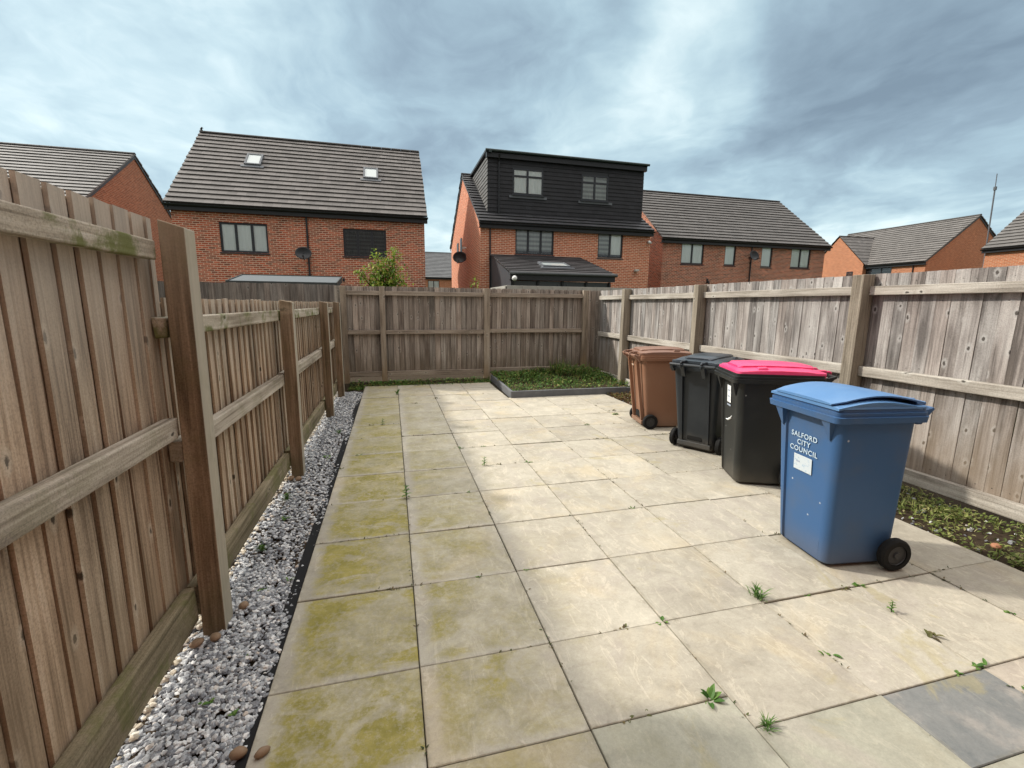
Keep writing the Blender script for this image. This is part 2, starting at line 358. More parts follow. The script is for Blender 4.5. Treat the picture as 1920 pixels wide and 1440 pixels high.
# patio: every slab its own bevelled island of one paved surface
m=MB()
def slab(x0,x1,y0,y1,mi=0):
    g=random.uniform(.0016,.0034); dz=random.uniform(-.0035,.0035)
    t1,t2=random.uniform(-.002,.002),random.uniform(-.002,.002)
    a=[(x0+g,y0+g),(x1-g,y0+g),(x1-g,y1-g),(x0+g,y1-g)]; z=[dz,dz+t1,dz+t1+t2,dz+t2]
    b=len(m.v); e=.0028
    top=[(p[0]+(e if i in(0,3) else -e),p[1]+(e if i in(0,1) else -e),z[i]) for i,p in enumerate(a)]
    mid=[(p[0],p[1],z[i]-.003) for i,p in enumerate(a)]; bot=[(p[0],p[1],-.04) for p in a]
    m.v.extend(top+mid+bot)
    W,H=x1-x0,y1-y0; uvq=[(0,0),(W,0),(W,H),(0,H)]
    m.f.append((b,b+1,b+2,b+3)); m.uv.append(uvq); m.m.append(mi)
    for i in range(4):
        j=(i+1)%4
        for lo,hi in ((4,0),(8,4)):
            m.f.append((b+lo+i,b+lo+j,b+hi+j,b+hi+i)); m.uv.append([uvq[i],uvq[j],uvq[j],uvq[i]]); m.m.append(mi)
for j in range(1,13):
    y0,y1=.6*j,min(.6*(j+1),7.72)
    for i in range(7):
        x0,x1=.6*i,min(.6*(i+1),4.165)
        if x0>=2.39 and y1>6.2:
            if y0>=6.1: continue
            y1b=6.16
        else: y1b=y1
        slab(x0,x1,y0,y1b)
for i in range(7):
    x0,x1=.6*i,min(.6*(i+1),4.165)
    if i<3:
        slab(x0,x1,.145,.6); slab(x0,x1,-.455,.145,1 if i==2 else 0); slab(x0,x1,-1.055,-.455,1 if i else 0)
    else:
        slab(x0,x1,.0,.6)
        if i==4: slab(x0+.015,x1+.015,-.31,0,2); slab(x0+.015,x1,-.91,-.31,1)
        else: slab(x0,x1+(.015 if i==3 else 0),-.6,0,{3:1,5:3,6:3}[i]); slab(x0,x1,-1.2,-.6,1)
tag(m.build('patio',[PV,PV_G,PV_D,PV_P]),kind='structure')
m=MB(); m.box(.01,4.15,-1.15,7.70,-.045,-.012); tag(m.build('joint_bed',SAND),kind='structure')
m=MB(); m.box(-.06,-.002,-1.5,7.3,-.05,-.014); tag(m.build('weed_membrane',MEMB),kind='structure')
# ------------------------------------------------------------------ gravel
def stones(n,xs,ys,zf,r0,r1,flat=.65,name='gravel',mat=GRAV,label='',cat='gravel',edge=False):
    t=(1+5**.5)/2
    V0=np.array([(-1,t,0),(1,t,0),(-1,-t,0),(1,-t,0),(0,-1,t),(0,1,t),(0,-1,-t),(0,1,-t),(t,0,-1),(t,0,1),(-t,0,-1),(-t,0,1)])/1.9
    F0=np.array([(0,11,5),(0,5,1),(0,1,7),(0,7,10),(0,10,11),(1,5,9),(5,11,4),(11,10,2),(10,7,6),(7,1,8),(3,9,4),(3,4,2),(3,2,6),(3,6,8),(3,8,9),(4,9,5),(2,4,11),(6,2,10),(8,6,7),(9,8,1)])
    x=rng.uniform(*xs,n); y=rng.uniform(*ys,n); y=np.where(rng.random(n)<(.30 if edge else 0),rng.uniform(-1.2,1.6,n),y)
    if edge: x=np.where(x>-.008-.024*np.clip(np.sin(y*2.3+1)+.6*np.sin(y*7.3),0,1.4),x-.06*rng.random(n)-.012,x)
    r=rng.uniform(r0,r1,n)*rng.choice([.75,1,1,1.2],n)
    V=np.repeat(V0[None],n,0)*(1+rng.normal(0,.16,(n,12,1)))
    V*=np.stack([rng.uniform(.8,1.35,n),rng.uniform(.7,1.0,n),rng.uniform(flat-.2,flat+.15,n)],-1)[:,None,:]
    # random tilt then spin
    a=rng.normal(0,.35,n); ca,sa=np.cos(a)[:,None],np.sin(a)[:,None]
    V=np.stack([V[...,0],V[...,1]*ca-V[...,2]*sa,V[...,1]*sa+V[...,2]*ca],-1)
    b=rng.uniform(0,6.283,n); cb,sb=np.cos(b)[:,None],np.sin(b)[:,None]
    V=np.stack([V[...,0]*cb-V[...,1]*sb,V[...,0]*sb+V[...,1]*cb,V[...,2]],-1)*r[:,None,None]
    V+=np.stack([x,y,zf(x,y,n)],-1)[:,None,:]
    F=(F0[None]+12*np.arange(n)[:,None,None]).reshape(-1,3)
    me=bpy.data.meshes.new(name); me.from_pydata(V.reshape(-1,3).tolist(),[],F.tolist()); me.materials.append(mat)
    o=bpy.data.objects.new(name,me); COL.objects.link(o); return tag(o,label,cat,kind='stuff')
def gz(x,y,n): return -.028+.012*rng.random(n)+.010*np.sin(x*9+y*3)*.6+.012*((x>-.33)*(x<-.10))
stones(21000,(-.45,-.006),(-1.3,7.25),gz,.0078,.0135,name='gravel_strip',label='grey and white marble chippings laid along the foot of the left fence',edge=True)
stones(1300,(-.52,-.42),(-1.3,7.4),lambda x,y,n:-.025+.02*rng.random(n),.010,.017,name='pale_gravel',mat=PALE,label='pale cream chippings under the bottom rail of the left fence')
stones(420,(4.18,4.9),(-.8,5.9),lambda x,y,n:-.024+.012*rng.random(n),.008,.019,name='scattered_chippings',mat=GRAV,label='white and grey chippings scattered among the weeds by the right fence')
def pebble(x,y,z,rx,ry,rz,rot,label,mat=PEB,sd=1):
    mb=MB(); rr=random.Random(sd); rings=[]
    for i in range(1,8):
        th=math.pi*i/8; rings.append([(rx*math.sin(th)*math.cos(p)*(1+.10*math.sin(2*p+sd)),ry*math.sin(th)*math.sin(p)*(1+.08*math.cos(3*p+sd)),-rz*math.cos(th)) for p in [2*math.pi*k/14 for k in range(14)]])
    mb.loft(rings); tag(mb.build('pebble',mat,smooth=True,loc=(x,y,z),rotz=rot),label,'pebble','brown pebbles by the gravel')
pebble(.048,.335,.013,.025,.015,.015,.5,'smooth brown pebble lying on the edge of the green-stained paving',sd=1)
pebble(-.035,.36,.004,.027,.021,.019,.2,'round brown pebble at the edge of the gravel beside the paving',sd=2)
pebble(-.385,.985,.006,.030,.022,.018,.9,'brown pebble at the foot of the tall left post, front side',sd=3)
pebble(-.315,1.005,.008,.026,.022,.018,.1,'small brown pebble against the front corner of the tall left post',sd=4)
pebble(-.255,1.22,.010,.026,.022,.02,.7,'brown pebble beside the tall left post on the gravel side',sd=5)
pebble(-.385,3.06,.006,.030,.026,.022,.7,'brown pebble at the foot of the second left post',sd=6)
pebble(-.32,3.03,.006,.028,.024,.022,.3,'brown pebble in front of the second left post, gravel side',sd=7)
pebble(4.37,.71,.006,.036,.028,.018,.3,'orange pebble among the weeds beside the right fence',mat=plain('orange_pebble',(.36,.17,.10),.7,.2,.3,20),sd=8)
# ------------------------------------------------------------------ fences
def P(x0,x1,y0,y1,z0,z1,name,mat,par,bev=.006,jit=.003):
    mb=MB(); q=[(x0,y0,z0),(x1,y0,z0),(x1,y1,z0),(x0,y1,z0),(x0,y0,z1),(x1,y0,z1),(x1,y1,z1),(x0,y1,z1)]
    q=[tuple(c+random.uniform(-jit,jit) for c in p) for p in q]; mb.hexa(q)
    return mb.build(name,mat,par,bevel=bev,seg=2)
def boards(axis,a0,a1,face,thick,z0,z1,w,name,mat,par,step=.013,sgn=1,zj=.003,gap0=.0006,rough=.004,back=False,nails=()):
    """feather-edge boards along axis ('x' or 'y'); face = plane seen from the garden; sgn = direction towards the garden"""
    mb=MB(); a=a0
    while a<a1-.01:
        ww=w*random.uniform(.92,1.08); b=min(a+ww,a1); gap=gap0*random.uniform(.7,1.3)
        d0=random.uniform(-rough,rough)*.6; d1=random.uniform(-rough,rough)*.6; zt=z1+random.uniform(-zj,zj); zb=z0+random.uniform(-.01,.01)
        zt2=zt+random.uniform(-.0025,.0025)
        n0,n1=face+sgn*(step*.5+d0),face+sgn*(-step*.5+d1); f0,f1=n0-sgn*thick,n1-sgn*thick*.9
        # gentle cupping: 3 strips across, 4 along
        U=[0,.35,.7,1]; Z=[zb,zb+(zt-zb)*.33,zb+(zt-zb)*.66,zt]
        bow=random.uniform(-.004,.004); cup=random.uniform(-.003,.003); edge=[random.uniform(-.0022,.0022) for _ in Z]
        def pt(u,zi,back):
            z=Z[zi]+(zt2-zt)*u*(zi==3)
            pos=a+u*(b-gap-a)+(edge[zi] if u in(0,1) else 0)
            nn=(n0*(1-u)+n1*u)+sgn*(bow*math.sin(math.pi*zi/3)+cup*math.sin(math.pi*u))
            if back: nn-=sgn*thick
            return (pos,nn,z) if axis=='x' else (nn,pos,z)
        V=[pt(u,i,k) for k in(0,1) for i in range(4) for u in U]; F=[]
        for k in (0,1):
            for i in range(3):
                for j in range(3):
                    q=(k*16+i*4+j,k*16+i*4+j+1,k*16+(i+1)*4+j+1,k*16+(i+1)*4+j); F.append(q if k==0 else q[::-1])
        for i in range(3):
            F.append((i*4,(i+1)*4,16+(i+1)*4,16+i*4)); F.append((i*4+3,16+i*4+3,16+(i+1)*4+3,(i+1)*4+3))
        for j in range(3):
            F.append((j,16+j,16+j+1,j+1)); F.append((12+j,12+j+1,28+j+1,28+j))
        mb.mesh(V,F)
        for zn in nails:
            if random.random()<.7:
                pa=a+(b-a)*random.uniform(.3,.7); zz=zn+random.uniform(-.012,.012); nn=face+sgn*(step*.5+.0035); rr_=random.uniform(.0028,.0045)
                c_=[(pa+rr_*math.cos(q),zz+rr_*math.sin(q)) for q in [math.pi*k/3 for k in range(6)]]
                mb.face([(u_,nn,v_) if axis=='x' else (nn,u_,v_) for u_,v_ in c_],None,1)
        a=b+.0002
    if back:
        f=face-sgn*(step*.5+.007); lo,hi=sorted((f,f-sgn*.012)); a=a0
        while a<a1-.01:
            b=min(a+w*1.0,a1)
            if axis=='y': mb.box(lo,hi,a,b-.0004,z0+.01,z1-.02)
            else: mb.box(a,b-.0004,lo,hi,z0+.01,z1-.02)
            a=b
    o=mb.build(name,[mat,NAIL] if nails else mat,par); return o
NAIL=plain('rusty_nail',(.03,.022,.018),.6,.4,.3,60)
G_F='timber fences around the garden'
t=thing('timber_fence','tall timber fence at near left with one broad brown post and algae-green top rail','fence',(0,0,0),0,G_F)
boards('y',-2.0,1.235,-.462,.014,.14,1.905,.112,'board_panel',W_LEFT,t,step=.009,gap0=.007,back=True)
P(-.455,-.40,-2.0,1.078,1.722,1.800,'top_rail',W_RAILL,t,.006)
P(-.455,-.398,-2.0,1.088,.955,1.047,'middle_rail',W_RAILM,t,.007)
P(-.455,-.40,-2.0,1.075,.060,.235,'gravel_board',W_GRAVL,t,.008)
# big post with a weathered sloping top
mb=MB(); mb.hexa([(-.388,1.062,-.05),(-.288,1.058,-.05),(-.288,1.168,-.05),(-.388,1.17,-.05),(-.384,1.078,1.885),(-.290,1.083,1.857),(-.290,1.192,1.857),(-.384,1.19,1.885)])
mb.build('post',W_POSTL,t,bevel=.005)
t=thing('timber_fence','low timber fence along the left gravel with three leaning brown posts','fence',(0,0,0),0,G_F)
boards('y',1.24,7.98,-.462,.013,.13,1.568,.112,'board_panel',W_LOW,t,step=.011,zj=.004,gap0=.010,back=True)
for (a,b) in ((1.10,3.13),(3.20,5.41),(5.49,6.88),(6.97,8.0)):
    P(-.455,-.40,a,b,1.397,1.485,'top_rail',W_RAILL,t,.006)
    P(-.455,-.397,a,b,.838,.935,'middle_rail',W_RAILM,t,.007)
    P(-.455,-.40,a,b,.068,.220,'gravel_board',W_GRAVL,t,.008)
for i,(ya,yb) in enumerate(((3.12,3.215),(5.41,5.50),(6.89,6.98))):
    mb=MB(); d=(.02,-.02,-.03)[i]; l=(.012,-.02,-.03)[i]
    mb.hexa([(-.392,ya,-.05),(-.290,ya,-.05),(-.290,yb,-.05),(-.392,yb,-.05),(-.392,ya+d,1.575),(-.292,ya+d+.006,1.556),(-.292,yb+d+.006,1.556),(-.392,yb+d,1.575)])
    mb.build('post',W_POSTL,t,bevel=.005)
t=thing('timber_fence','brown shaded timber fence closing the far end of the patio','fence',(0,0,0),0,G_F)
boards('x',-.50,4.98,8.155,.013,.17,1.878,.104,'board_panel',W_BACK,t,step=.012,sgn=-1,zj=.004,rough=.006,gap0=.009,back=True,nails=(1.83,1.67,1.08))
px=[(-.392,-.292),(.315,.413),(2.362,2.478),(4.535,4.655)]
for i in range(3):
    a,b=px[i][1]-.002,px[i+1][0]+.002; dz=.02 if i==2 else 0
    P(a,b,8.085,8.147,1.71,1.79,'top_rail',W_RAILB,t,.005)
    P(a,b,8.085,8.147,.962+dz*.8,1.04+dz,'middle_rail',W_RAILB,t,.006)
    P(a,b,8.105,8.147,.125,.225+dz,'gravel_board',W_RAILB,t,.006)
for a,b in px: P(a,b,8.045,8.142,-.05,1.872,'post',W_POSTB,t,.005)
t=thing('timber_fence','long silvery grey timber fence behind the bins on the right','fence',(0,0,0),0,G_F)
boards('y',-2.0,8.14,4.965,.013,.10,1.872,.108,'board_panel',W_RIGHT,t,step=.003,sgn=-1,zj=.0025,rough=.002,gap0=.0003,nails=(1.63,1.80,1.035,.87,.19))
py=[(-.10,.0),(2.205,2.315),(4.598,4.705),(6.765,6.875)]
yy=[-2.0]+[c for p in py for c in p]+[8.05]
for i in range(0,len(yy),2):
    a,b=yy[i]+.001,yy[i+1]-.001
    P(4.895,4.957,a,b,1.678,1.76,'top_rail',W_RAILR,t,.006)
    P(4.892,4.957,a,b,.905,1.0,'middle_rail',W_RAILR,t,.007)
    P(4.90,4.957,a,b,.035,.155,'gravel_board',W_RAILR if i else wood('damp_base_rail_wood',1,(.10,.085,.06),(.22,.19,.14),(.33,.29,.22),.1,algae=.3),t,.008)
for a,b in py: P(4.805,4.952,a,b,-.05,1.868,'post',W_POSTR,t,.006)
mb_t=thing('timber_fence','grey plain-backed fence of the neighbouring garden beyond the low left fence','fence',(0,0,0),0,G_F)
boards('x',-7.0,-.50,8.30,.013,.05,1.90,.112,'board_panel',W_NEIGH,mb_t,step=.012,sgn=-1,zj=.006)
P(-7.0,-.52,8.335,8.39,1.55,1.63,'rail',W_RAILB,mb_t)
t=thing('timber_fence','grey timber fence top running on behind the far right corner','fence',(0,0,0),0,G_F)
boards('x',5.03,9.5,8.25,.013,.05,1.86,.112,'board_panel',W_NEIGH,t,step=.012,sgn=-1,zj=.006)
P(5.03,9.5,8.29,8.345,1.55,1.63,'rail',W_RAILB,t)
# block garden wall beyond
t=thing('block_wall','pale grey block garden wall just showing over the far fence','wall',(3.56,11,0))
mb=MB(); x=0
while x<5.4:
    for k in range(9):
        o=.22 if k%2 else 0
        mb.box(max(x-o,0)+.004,min(x-o+.44,5.6)-.004,0,.14,k*.23+.004,(k+1)*.23-.002)
    x+=.44
mb.build('wall',CONC,t,bevel=.004)
mb=MB(); mb.box(.0,.14,.145,2.1,0,2.068); mb.build('return_wall',CONC,t,bevel=.004)
mb=MB(); mb.box(.004,5.4,.006,.134,.006,2.05); mb.build('mortar',plain('mortar',(.22,.21,.19),.9,.1),t)
# ------------------------------------------------------------------ houses
def wall(mb,P0,U,W,H,ops,N,reveal=.09,uo=0):
    """wall rectangle from P0 along U, height H, with openings (u0,u1,v0,v1); N = outward normal"""
    P0,U,N=Vector(P0),Vector(U),Vector(N); Z=Vector((0,0,1))
    us=sorted({0,W,*[o[0] for o in ops],*[o[1] for o in ops]}); vs=sorted({0,H,*[o[2] for o in ops],*[o[3] for o in ops]})
    pt=lambda u,v: P0+U*u+Z*v
    for i in range(len(us)-1):
        for j in range(len(vs)-1):
            c=((us[i]+us[i+1])/2,(vs[j]+vs[j+1])/2)
            if any(o[0]<c[0]<o[1] and o[2]<c[1]<o[3] for o in ops): continue
            q=[(us[i],vs[j]),(us[i+1],vs[j]),(us[i+1],vs[j+1]),(us[i],vs[j+1])]
            mb.face([pt(*p) for p in q],[(uo+p[0],p[1]) for p in q])
    for (u0,u1,v0,v1) in ops:
        c=[(u0,v0),(u1,v0),(u1,v1),(u0,v1)]
        for k in range(4):
            a,b=c[k],c[(k+1)%4]
            mb.face([pt(*a),pt(*b),pt(*b)-N*reveal,pt(*a)-N*reveal],[(uo+a[0],a[1]),(uo+b[0],b[1]),(uo+b[0]+reveal,b[1]),(uo+a[0]+reveal,a[1])])
def gable_poly(mb,x,y0,y1,ze,yr,zr,flip,uo=0):
    p=[(x,y0,0),(x,y1,0),(x,y1,ze),(x,yr,zr),(x,y0,ze)]; uv=[(uo+q[1],q[2]) for q in p]
    if flip: p=p[::-1]; uv=uv[::-1]
    mb.face(p,uv)
def window(par,P0,U,N,w,h,cols,blind,transoms=None,sill=True,fr=.072,depth=.05,vis=.62):
    """cols: list of relative widths; transoms: per-column fraction from the top or None. P0 = lower left of opening on outer plane"""
    P0,U,N=Vector(P0),Vector(U),Vector(N); Z=Vector((0,0,1)); B=P0-N*vis*.1
    mb=MB()
    def bar(u0,u1,v0,v1,d0=0,d1=depth):
        q=[]
        for v in (v0,v1):
            for (u,d) in ((u0,d0),(u1,d0),(u1,d1),(u0,d1)): q.append(B+U*u+Z*v-N*d)
        mb.hexa([q[0],q[1],q[2],q[3],q[4],q[5],q[6],q[7]])
    bar(0,w,0,fr); bar(0,w,h-fr,h); bar(0,fr,fr,h-fr); bar(w-fr,w,fr,h-fr)
    tot=sum(cols); u=0; xs=[0]
    for c in cols: u+=c/tot*w; xs.append(u)
    for i in range(1,len(xs)-1): bar(xs[i]-fr*.62,xs[i]+fr*.62,fr,h-fr,-.004)
    if transoms:
        for i,tr in enumerate(transoms):
            if tr: v=h*(1-tr); bar(xs[i]+fr*.62,xs[i+1]-fr*.62,v-fr*.55,v+fr*.55,-.002)
    f=mb.build('window',FRAME,par)
    g=MB(); q=[B+U*fr*.5+Z*fr*.5-N*.02,B+U*(w-fr*.5)+Z*fr*.5-N*.02,B+U*(w-fr*.5)+Z*(h-fr*.5)-N*.02,B+U*fr*.5+Z*(h-fr*.5)-N*.02]; g.face(q); g.build('pane',GLASS,f)
    blinds=blind if isinstance(blind,list) else [blind]*len(cols)
    for i,bm_ in enumerate(blinds):
        if bm_ is None: continue
        mat,lo=(bm_ if isinstance(bm_,tuple) else (bm_,0)); g=MB(); n=14; a,b=xs[i]+.01,xs[i+1]-.01
        for k in range(n):
            s0,s1=a+(b-a)*k/n,a+(b-a)*(k+1)/n; w0,w1=[.04+.008*math.sin(x*40) for x in (s0,s1)]
            v0=.02+lo*h
            g.face([B+U*s0+Z*v0-N*w0,B+U*s1+Z*v0-N*w1,B+U*s1+Z*(h-.02)-N*w1,B+U*s0+Z*(h-.02)-N*w0],[(s0,v0),(s1,v0),(s1,h),(s0,h)])
        g.build('blind',mat,f)
    g=MB(); q=[B-N*.35-U*.3-Z*.3,B+U*(w+.3)-N*.35-Z*.3,B+U*(w+.3)-N*.35+Z*(h+.3),B-U*.3-N*.35+Z*(h+.3)]; g.face(q); g.build('dark_interior',plainroom,f)
    if sill:
        s=MB(); q=[]
        for v in (-.055,-.012):
            for (u,d) in ((-.04,-.09),(w+.04,-.09),(w+.04,.0),(-.04,.0)): q.append(B+U*u+Z*v-N*d)
        s.hexa(q); s.build('sill',FRAME,f)
    return f
plainroom=plain('dim_room',(.03,.032,.034),.9,.1,.2)
def courses(mb,x0,x1,ey,ez,ry,rz,g=.335,lift=.06,uo=0,cl=None):
    """tile courses from eave (ey,ez) up to ridge (ry,rz), each lapping the one below; cl(s)->(x0,x1) clips a course at slope fraction s"""
    L=math.hypot(ry-ey,rz-ez); n=max(2,round(L/g)); d=((ry-ey)/L,(rz-ez)/L); nn=(-d[1],d[0]) if d[0]>0 else (d[1],-d[0])
    if nn[1]<0: nn=(-nn[0],-nn[1])
    gg=L/n
    for i in range(n):
        s0,s1=i*gg,min((i+1)*gg+.05,L+.01); a0,b0=(x0,x1) if cl is None else cl(i/n); a1,b1=(x0,x1) if cl is None else cl(min(1,(i+1)/n))
        jx=random.uniform(-.012,.012)
        segs=max(1,int((b0-a0)/1.2)); offs=[random.uniform(-.006,.006) for _ in range(segs+1)]
        pr=lambda x,s,l: (x,ey+d[0]*s+nn[0]*l,ez+d[1]*s+nn[1]*l)
        for k in range(segs):
            f0,f1=k/segs,(k+1)/segs; xa0,xb0=a0+(b0-a0)*f0+jx,a0+(b0-a0)*f1+jx; xa1,xb1=a1+(b1-a1)*f0+jx,a1+(b1-a1)*f1+jx
            l0,l1=lift+offs[k],lift+offs[k+1]
            q=[pr(xa0,s0,l0),pr(xb0,s0,l1),pr(xb1,s1,.008),pr(xa1,s1,.008)]
            mb.face(q,[(uo+xa0,i*.34),(uo+xb0,i*.34),(uo+xb1,i*.34+.33),(uo+xa1,i*.34+.33)])
            q=[pr(xa0,s0,l0),pr(xa0,s0,-.01),pr(xb0,s0,-.01),pr(xb0,s0,l1)]
            mb.face(q,[(uo+xa0,i*.34+.002)]*4)
        for (xa,xb) in ((a0+jx,a1+jx),(b0+jx,b1+jx)):
            mb.face([pr(xa,s0,lift),pr(xb,s1,.008),pr(xb,s1,-.02),pr(xa,s0,-.02)],[(xa,i*.34+.1)]*4)
def dish(par,c,N,r=.3,back=.25):
    N=Vector(N).normalized(); up=Vector((0,0,1)); U=N.cross(up).normalized(); W=U.cross(N); c=Vector(c)
    mb=MB(); rings=[]
    for k in range(7):
        rr=r*k/6; dd=.09*(k/6)**2
        rings.append([c+N*dd+U*rr*math.cos(a)*1.08+W*rr*math.sin(a)*.92 for a in [2*math.pi*j/24 for j in range(24)]])
    mb.loft(rings,cap0=False,cap1=False)
    o=mb.build('satellite_dish',BLACK,par,smooth=True); sm=o.modifiers.new('t','SOLIDIFY'); sm.thickness=.012
    a=MB(); a.tube([c-W*r*.8+N*.02,c-W*r*.95+N*.38],.014,6); a.tube([c-N*back,c-N*.01],.022,6); a.tube([c-N*back-W*.12,c-N*back+W*.06],.02,6)
    e=c-W*r*.92+N*.38; a.tube([e-N*.02,e+W*.05-N*.14],.035,8); a.build('arm',BLACK,o)
def house(name,label,loc,rotz,W,D,ze,zr,yr,brick,tile,ov=.22,vo=.06,group=None,wins=(),gablewins=None,roofclip=None,bargeboard=True,g=.335,front=True):
    t=thing(name,label,'house',loc,rotz,group); mb=MB()
    ops=[(w['u'],w['u']+w['w'],w['v'],w['v']+w['h']) for w in wins]
    wall(mb,(0,0,0),(1,0,0),W,ze,ops,(0,-1,0))
    gable_poly(mb,0,0,D,ze,yr,zr-.1,True,.1); gable_poly(mb,W,0,D,ze,yr,zr-.1,False,.05)
    mb.face([(W,D,0),(0,D,0),(0,D,ze),(W,D,ze)],[(0,0),(W,0),(W,ze),(0,ze)])
    mb.build('wall',brick,t)
    for w in wins: window(t,(w['u'],0,w['v']),(1,0,0),(0,-1,0),w['w'],w['h'],w.get('cols',[1]),w.get('blind',BL_PALE),w.get('tr'))
    rb=MB(); sl=(zr-ze)/yr; ez=ze-sl*ov+.06; sl2=(zr-ze)/(D-yr)
    courses(rb,-vo,W+vo,-ov,ez,yr,zr+.06,g); courses(rb,-vo,W+vo,D+ov,ze-sl2*ov+.06,yr,zr+.06,g,uo=3)
    r=rb.build('roof',tile,t)
    rd=MB(); k=0.0
    while k<W+2*vo-.01:
        e=min(k+.45,W+2*vo); a=[]
        for x in (k,e-.012): a.append([(x-vo,yr+.12*math.cos(q),zr+.055+.085*math.sin(q)) for q in [math.pi*j/6 for j in range(7)]])
        rd.loft(a,closed=True); k=e
    rd.build('ridge_tiles',tile,r)
    f=MB(); f.box(-vo,W+vo,-ov+.04,-ov+.065,ez-.24,ez-.02); f.box(-vo,W+vo,-ov+.065,-.002,ez-.24,ez-.215); f.build('fascia',BLACK,t)
    gt=MB(); a=[]
    for x in (-vo-.02,W+vo+.02): a.append([(x,-ov-.015+.065*math.cos(q),ez-.03+.075*math.sin(q)) for q in [math.pi+math.pi*j/6 for j in range(7)]])
    gt.loft(a); gt.build('gutter',BLACK,t)
    if bargeboard:
        for x in (-.03,W+.03):
            bb=MB()
            for (ya,za,yb,zb) in ((-ov,ez,yr,zr+.04),(D+ov,ze-sl2*ov+.06,yr,zr+.04)):
                h=.17
                bb.hexa([(x-.012,ya,za-h),(x+.012,ya,za-h),(x+.012,yb,zb-h),(x-.012,yb,zb-h),(x-.012,ya,za-.012),(x+.012,ya,za-.012),(x+.012,yb,zb-.012),(x-.012,yb,zb-.012)])
            bb.build('bargeboard',plain('grey_verge',(.07,.075,.08),.6,.3,.2),t)
    return t
def downpipe(par,x,y,z0,z1,off=.0):
    mb=MB(); mb.tube([(x,y-.05,z0),(x,y-.05,z1-.35),(x+off*.5,y-.10,z1-.22),(x+off,y-.2,z1-.05)],.036,8)
    for z in np.arange(z0+.3,z1-.4,1.5): mb.box(x-.05,x+.05,y-.06,y-.005,z,z+.04)
    return mb.build('downpipe',BLACK,par)
def skylight(par,x,yc,ez,sl,w=.62,h=.9):
    """roof window lying on a slope: centre at plan y=yc"""
    L=math.hypot(1,sl); d=Vector((0,1/L,sl/L)); n=Vector((0,-sl/L,1/L)); c=Vector((x,yc,ez+sl*yc)); U=Vector((1,0,0)); mb=MB()
    def bar(u0,u1,s0,s1,l0,l1): mb.hexa([c+U*u+d*s+n*l for l in (l0,l1) for (u,s) in ((u0,s0),(u1,s0),(u1,s1),(u0,s1))])
    b=.07; bar(-w/2,w/2,-h/2,-h/2+b,0,.11); bar(-w/2,w/2,h/2-b,h/2,0,.11); bar(-w/2,-w/2+b,-h/2+b,h/2-b,0,.11); bar(w/2-b,w/2,-h/2+b,h/2-b,0,.11)
    bar(-w/2-.12,w/2+.12,-h/2-.16,-h/2,.03,.055)
    o=mb.build('skylight',LEAD,par)
    g=MB(); g.face([c+U*u+d*s+n*.085 for (u,s) in ((-w/2+b,-h/2+b),(w/2-b,-h/2+b),(w/2-b,h/2-b),(-w/2+b,h/2-b))]); g.build('pane',SKYPANE,o)
t_=NT('roof_window_glass'); SKYPANE=t_.fin((.45,.5,.5),.05,.8)
G_H='red brick houses around the garden'
three=[1,1,1]
# --- semi-detached pair, left
H1=house('semi_detached_house','red brick semi-detached pair with two small skylights in its plain grey tiled roof',(-7.2,19,0),0,9.18,8.3,5.22,8.80,4.15,BR_A,TILE_A,group=G_H,vo=.12,
     wins=[dict(u=1.53,w=1.66,v=3.43,h=1.10,cols=three,blind=BL_PALE),dict(u=5.95,w=1.67,v=3.43,h=1.08,cols=three,blind=[(BL_DARK,.0),(BL_DARK,.0),(BL_DARK,.0)])])
downpipe(H1,4.62,0,2.3,5.2); dish(H1,(4.50,-.42,3.42),(.1,-1,.35),.27,.30)
sl=(8.80-5.22)/4.15
skylight(H1,2.35,2.45,5.30,sl); skylight(H1,7.05,2.15,5.30,sl)
mb=MB(); mb.tube([(-.06,4.15,8.85),(-.06,4.14,8.95),(-.07,4.12,9.0)],[.03,.055,.04],8); mb.tube([(-.07,4.12,8.99),(-.02,4.13,9.06),(.02,4.14,9.03)],[.045,.035,.01],8); mb.build('ridge_finial',BLACK,H1,smooth=True)
mb=MB(); mb.box(8.8-2.95,8.88-2.95,-.07,-.002,2.42,2.55); mb.build('vent_cover',BLACK,H1)
# --- dormer house
H2=house('dormer_house','orange-red brick house with a big black tile-hung box dormer and a lean-to extension',(4.36,19,0),0,8.22,9.9,5.12,8.15,4.9,BR_B,TILE_B,group=G_H,vo=.08,
     wins=[dict(u=1.57,w=1.80,v=3.77,h=1.18,cols=three,blind=[(BL_MID,.13)]*3),dict(u=5.53,w=1.28,v=3.76,h=1.18,cols=[1,1],blind=[(BL_MID,.12),(BL_PALE,.12)])])
X0,X1=.45,7.98; YF=.55; ZB=5.45; ZT=7.98
mb=MB(); d=MB()
ops=[(1.55-X0,2.98-X0,6.40,7.50),(4.83-X0,6.18-X0,6.36,7.48)]
wall(mb,(X0,YF,ZB-.3),(1,0,0),X1-X0,ZT-ZB+.3,[(a,b,c-ZB+.3,e-ZB+.3) for a,b,c,e in ops],(0,-1,0),.08)
mb.build('dormer_wall',BLACK,H2)
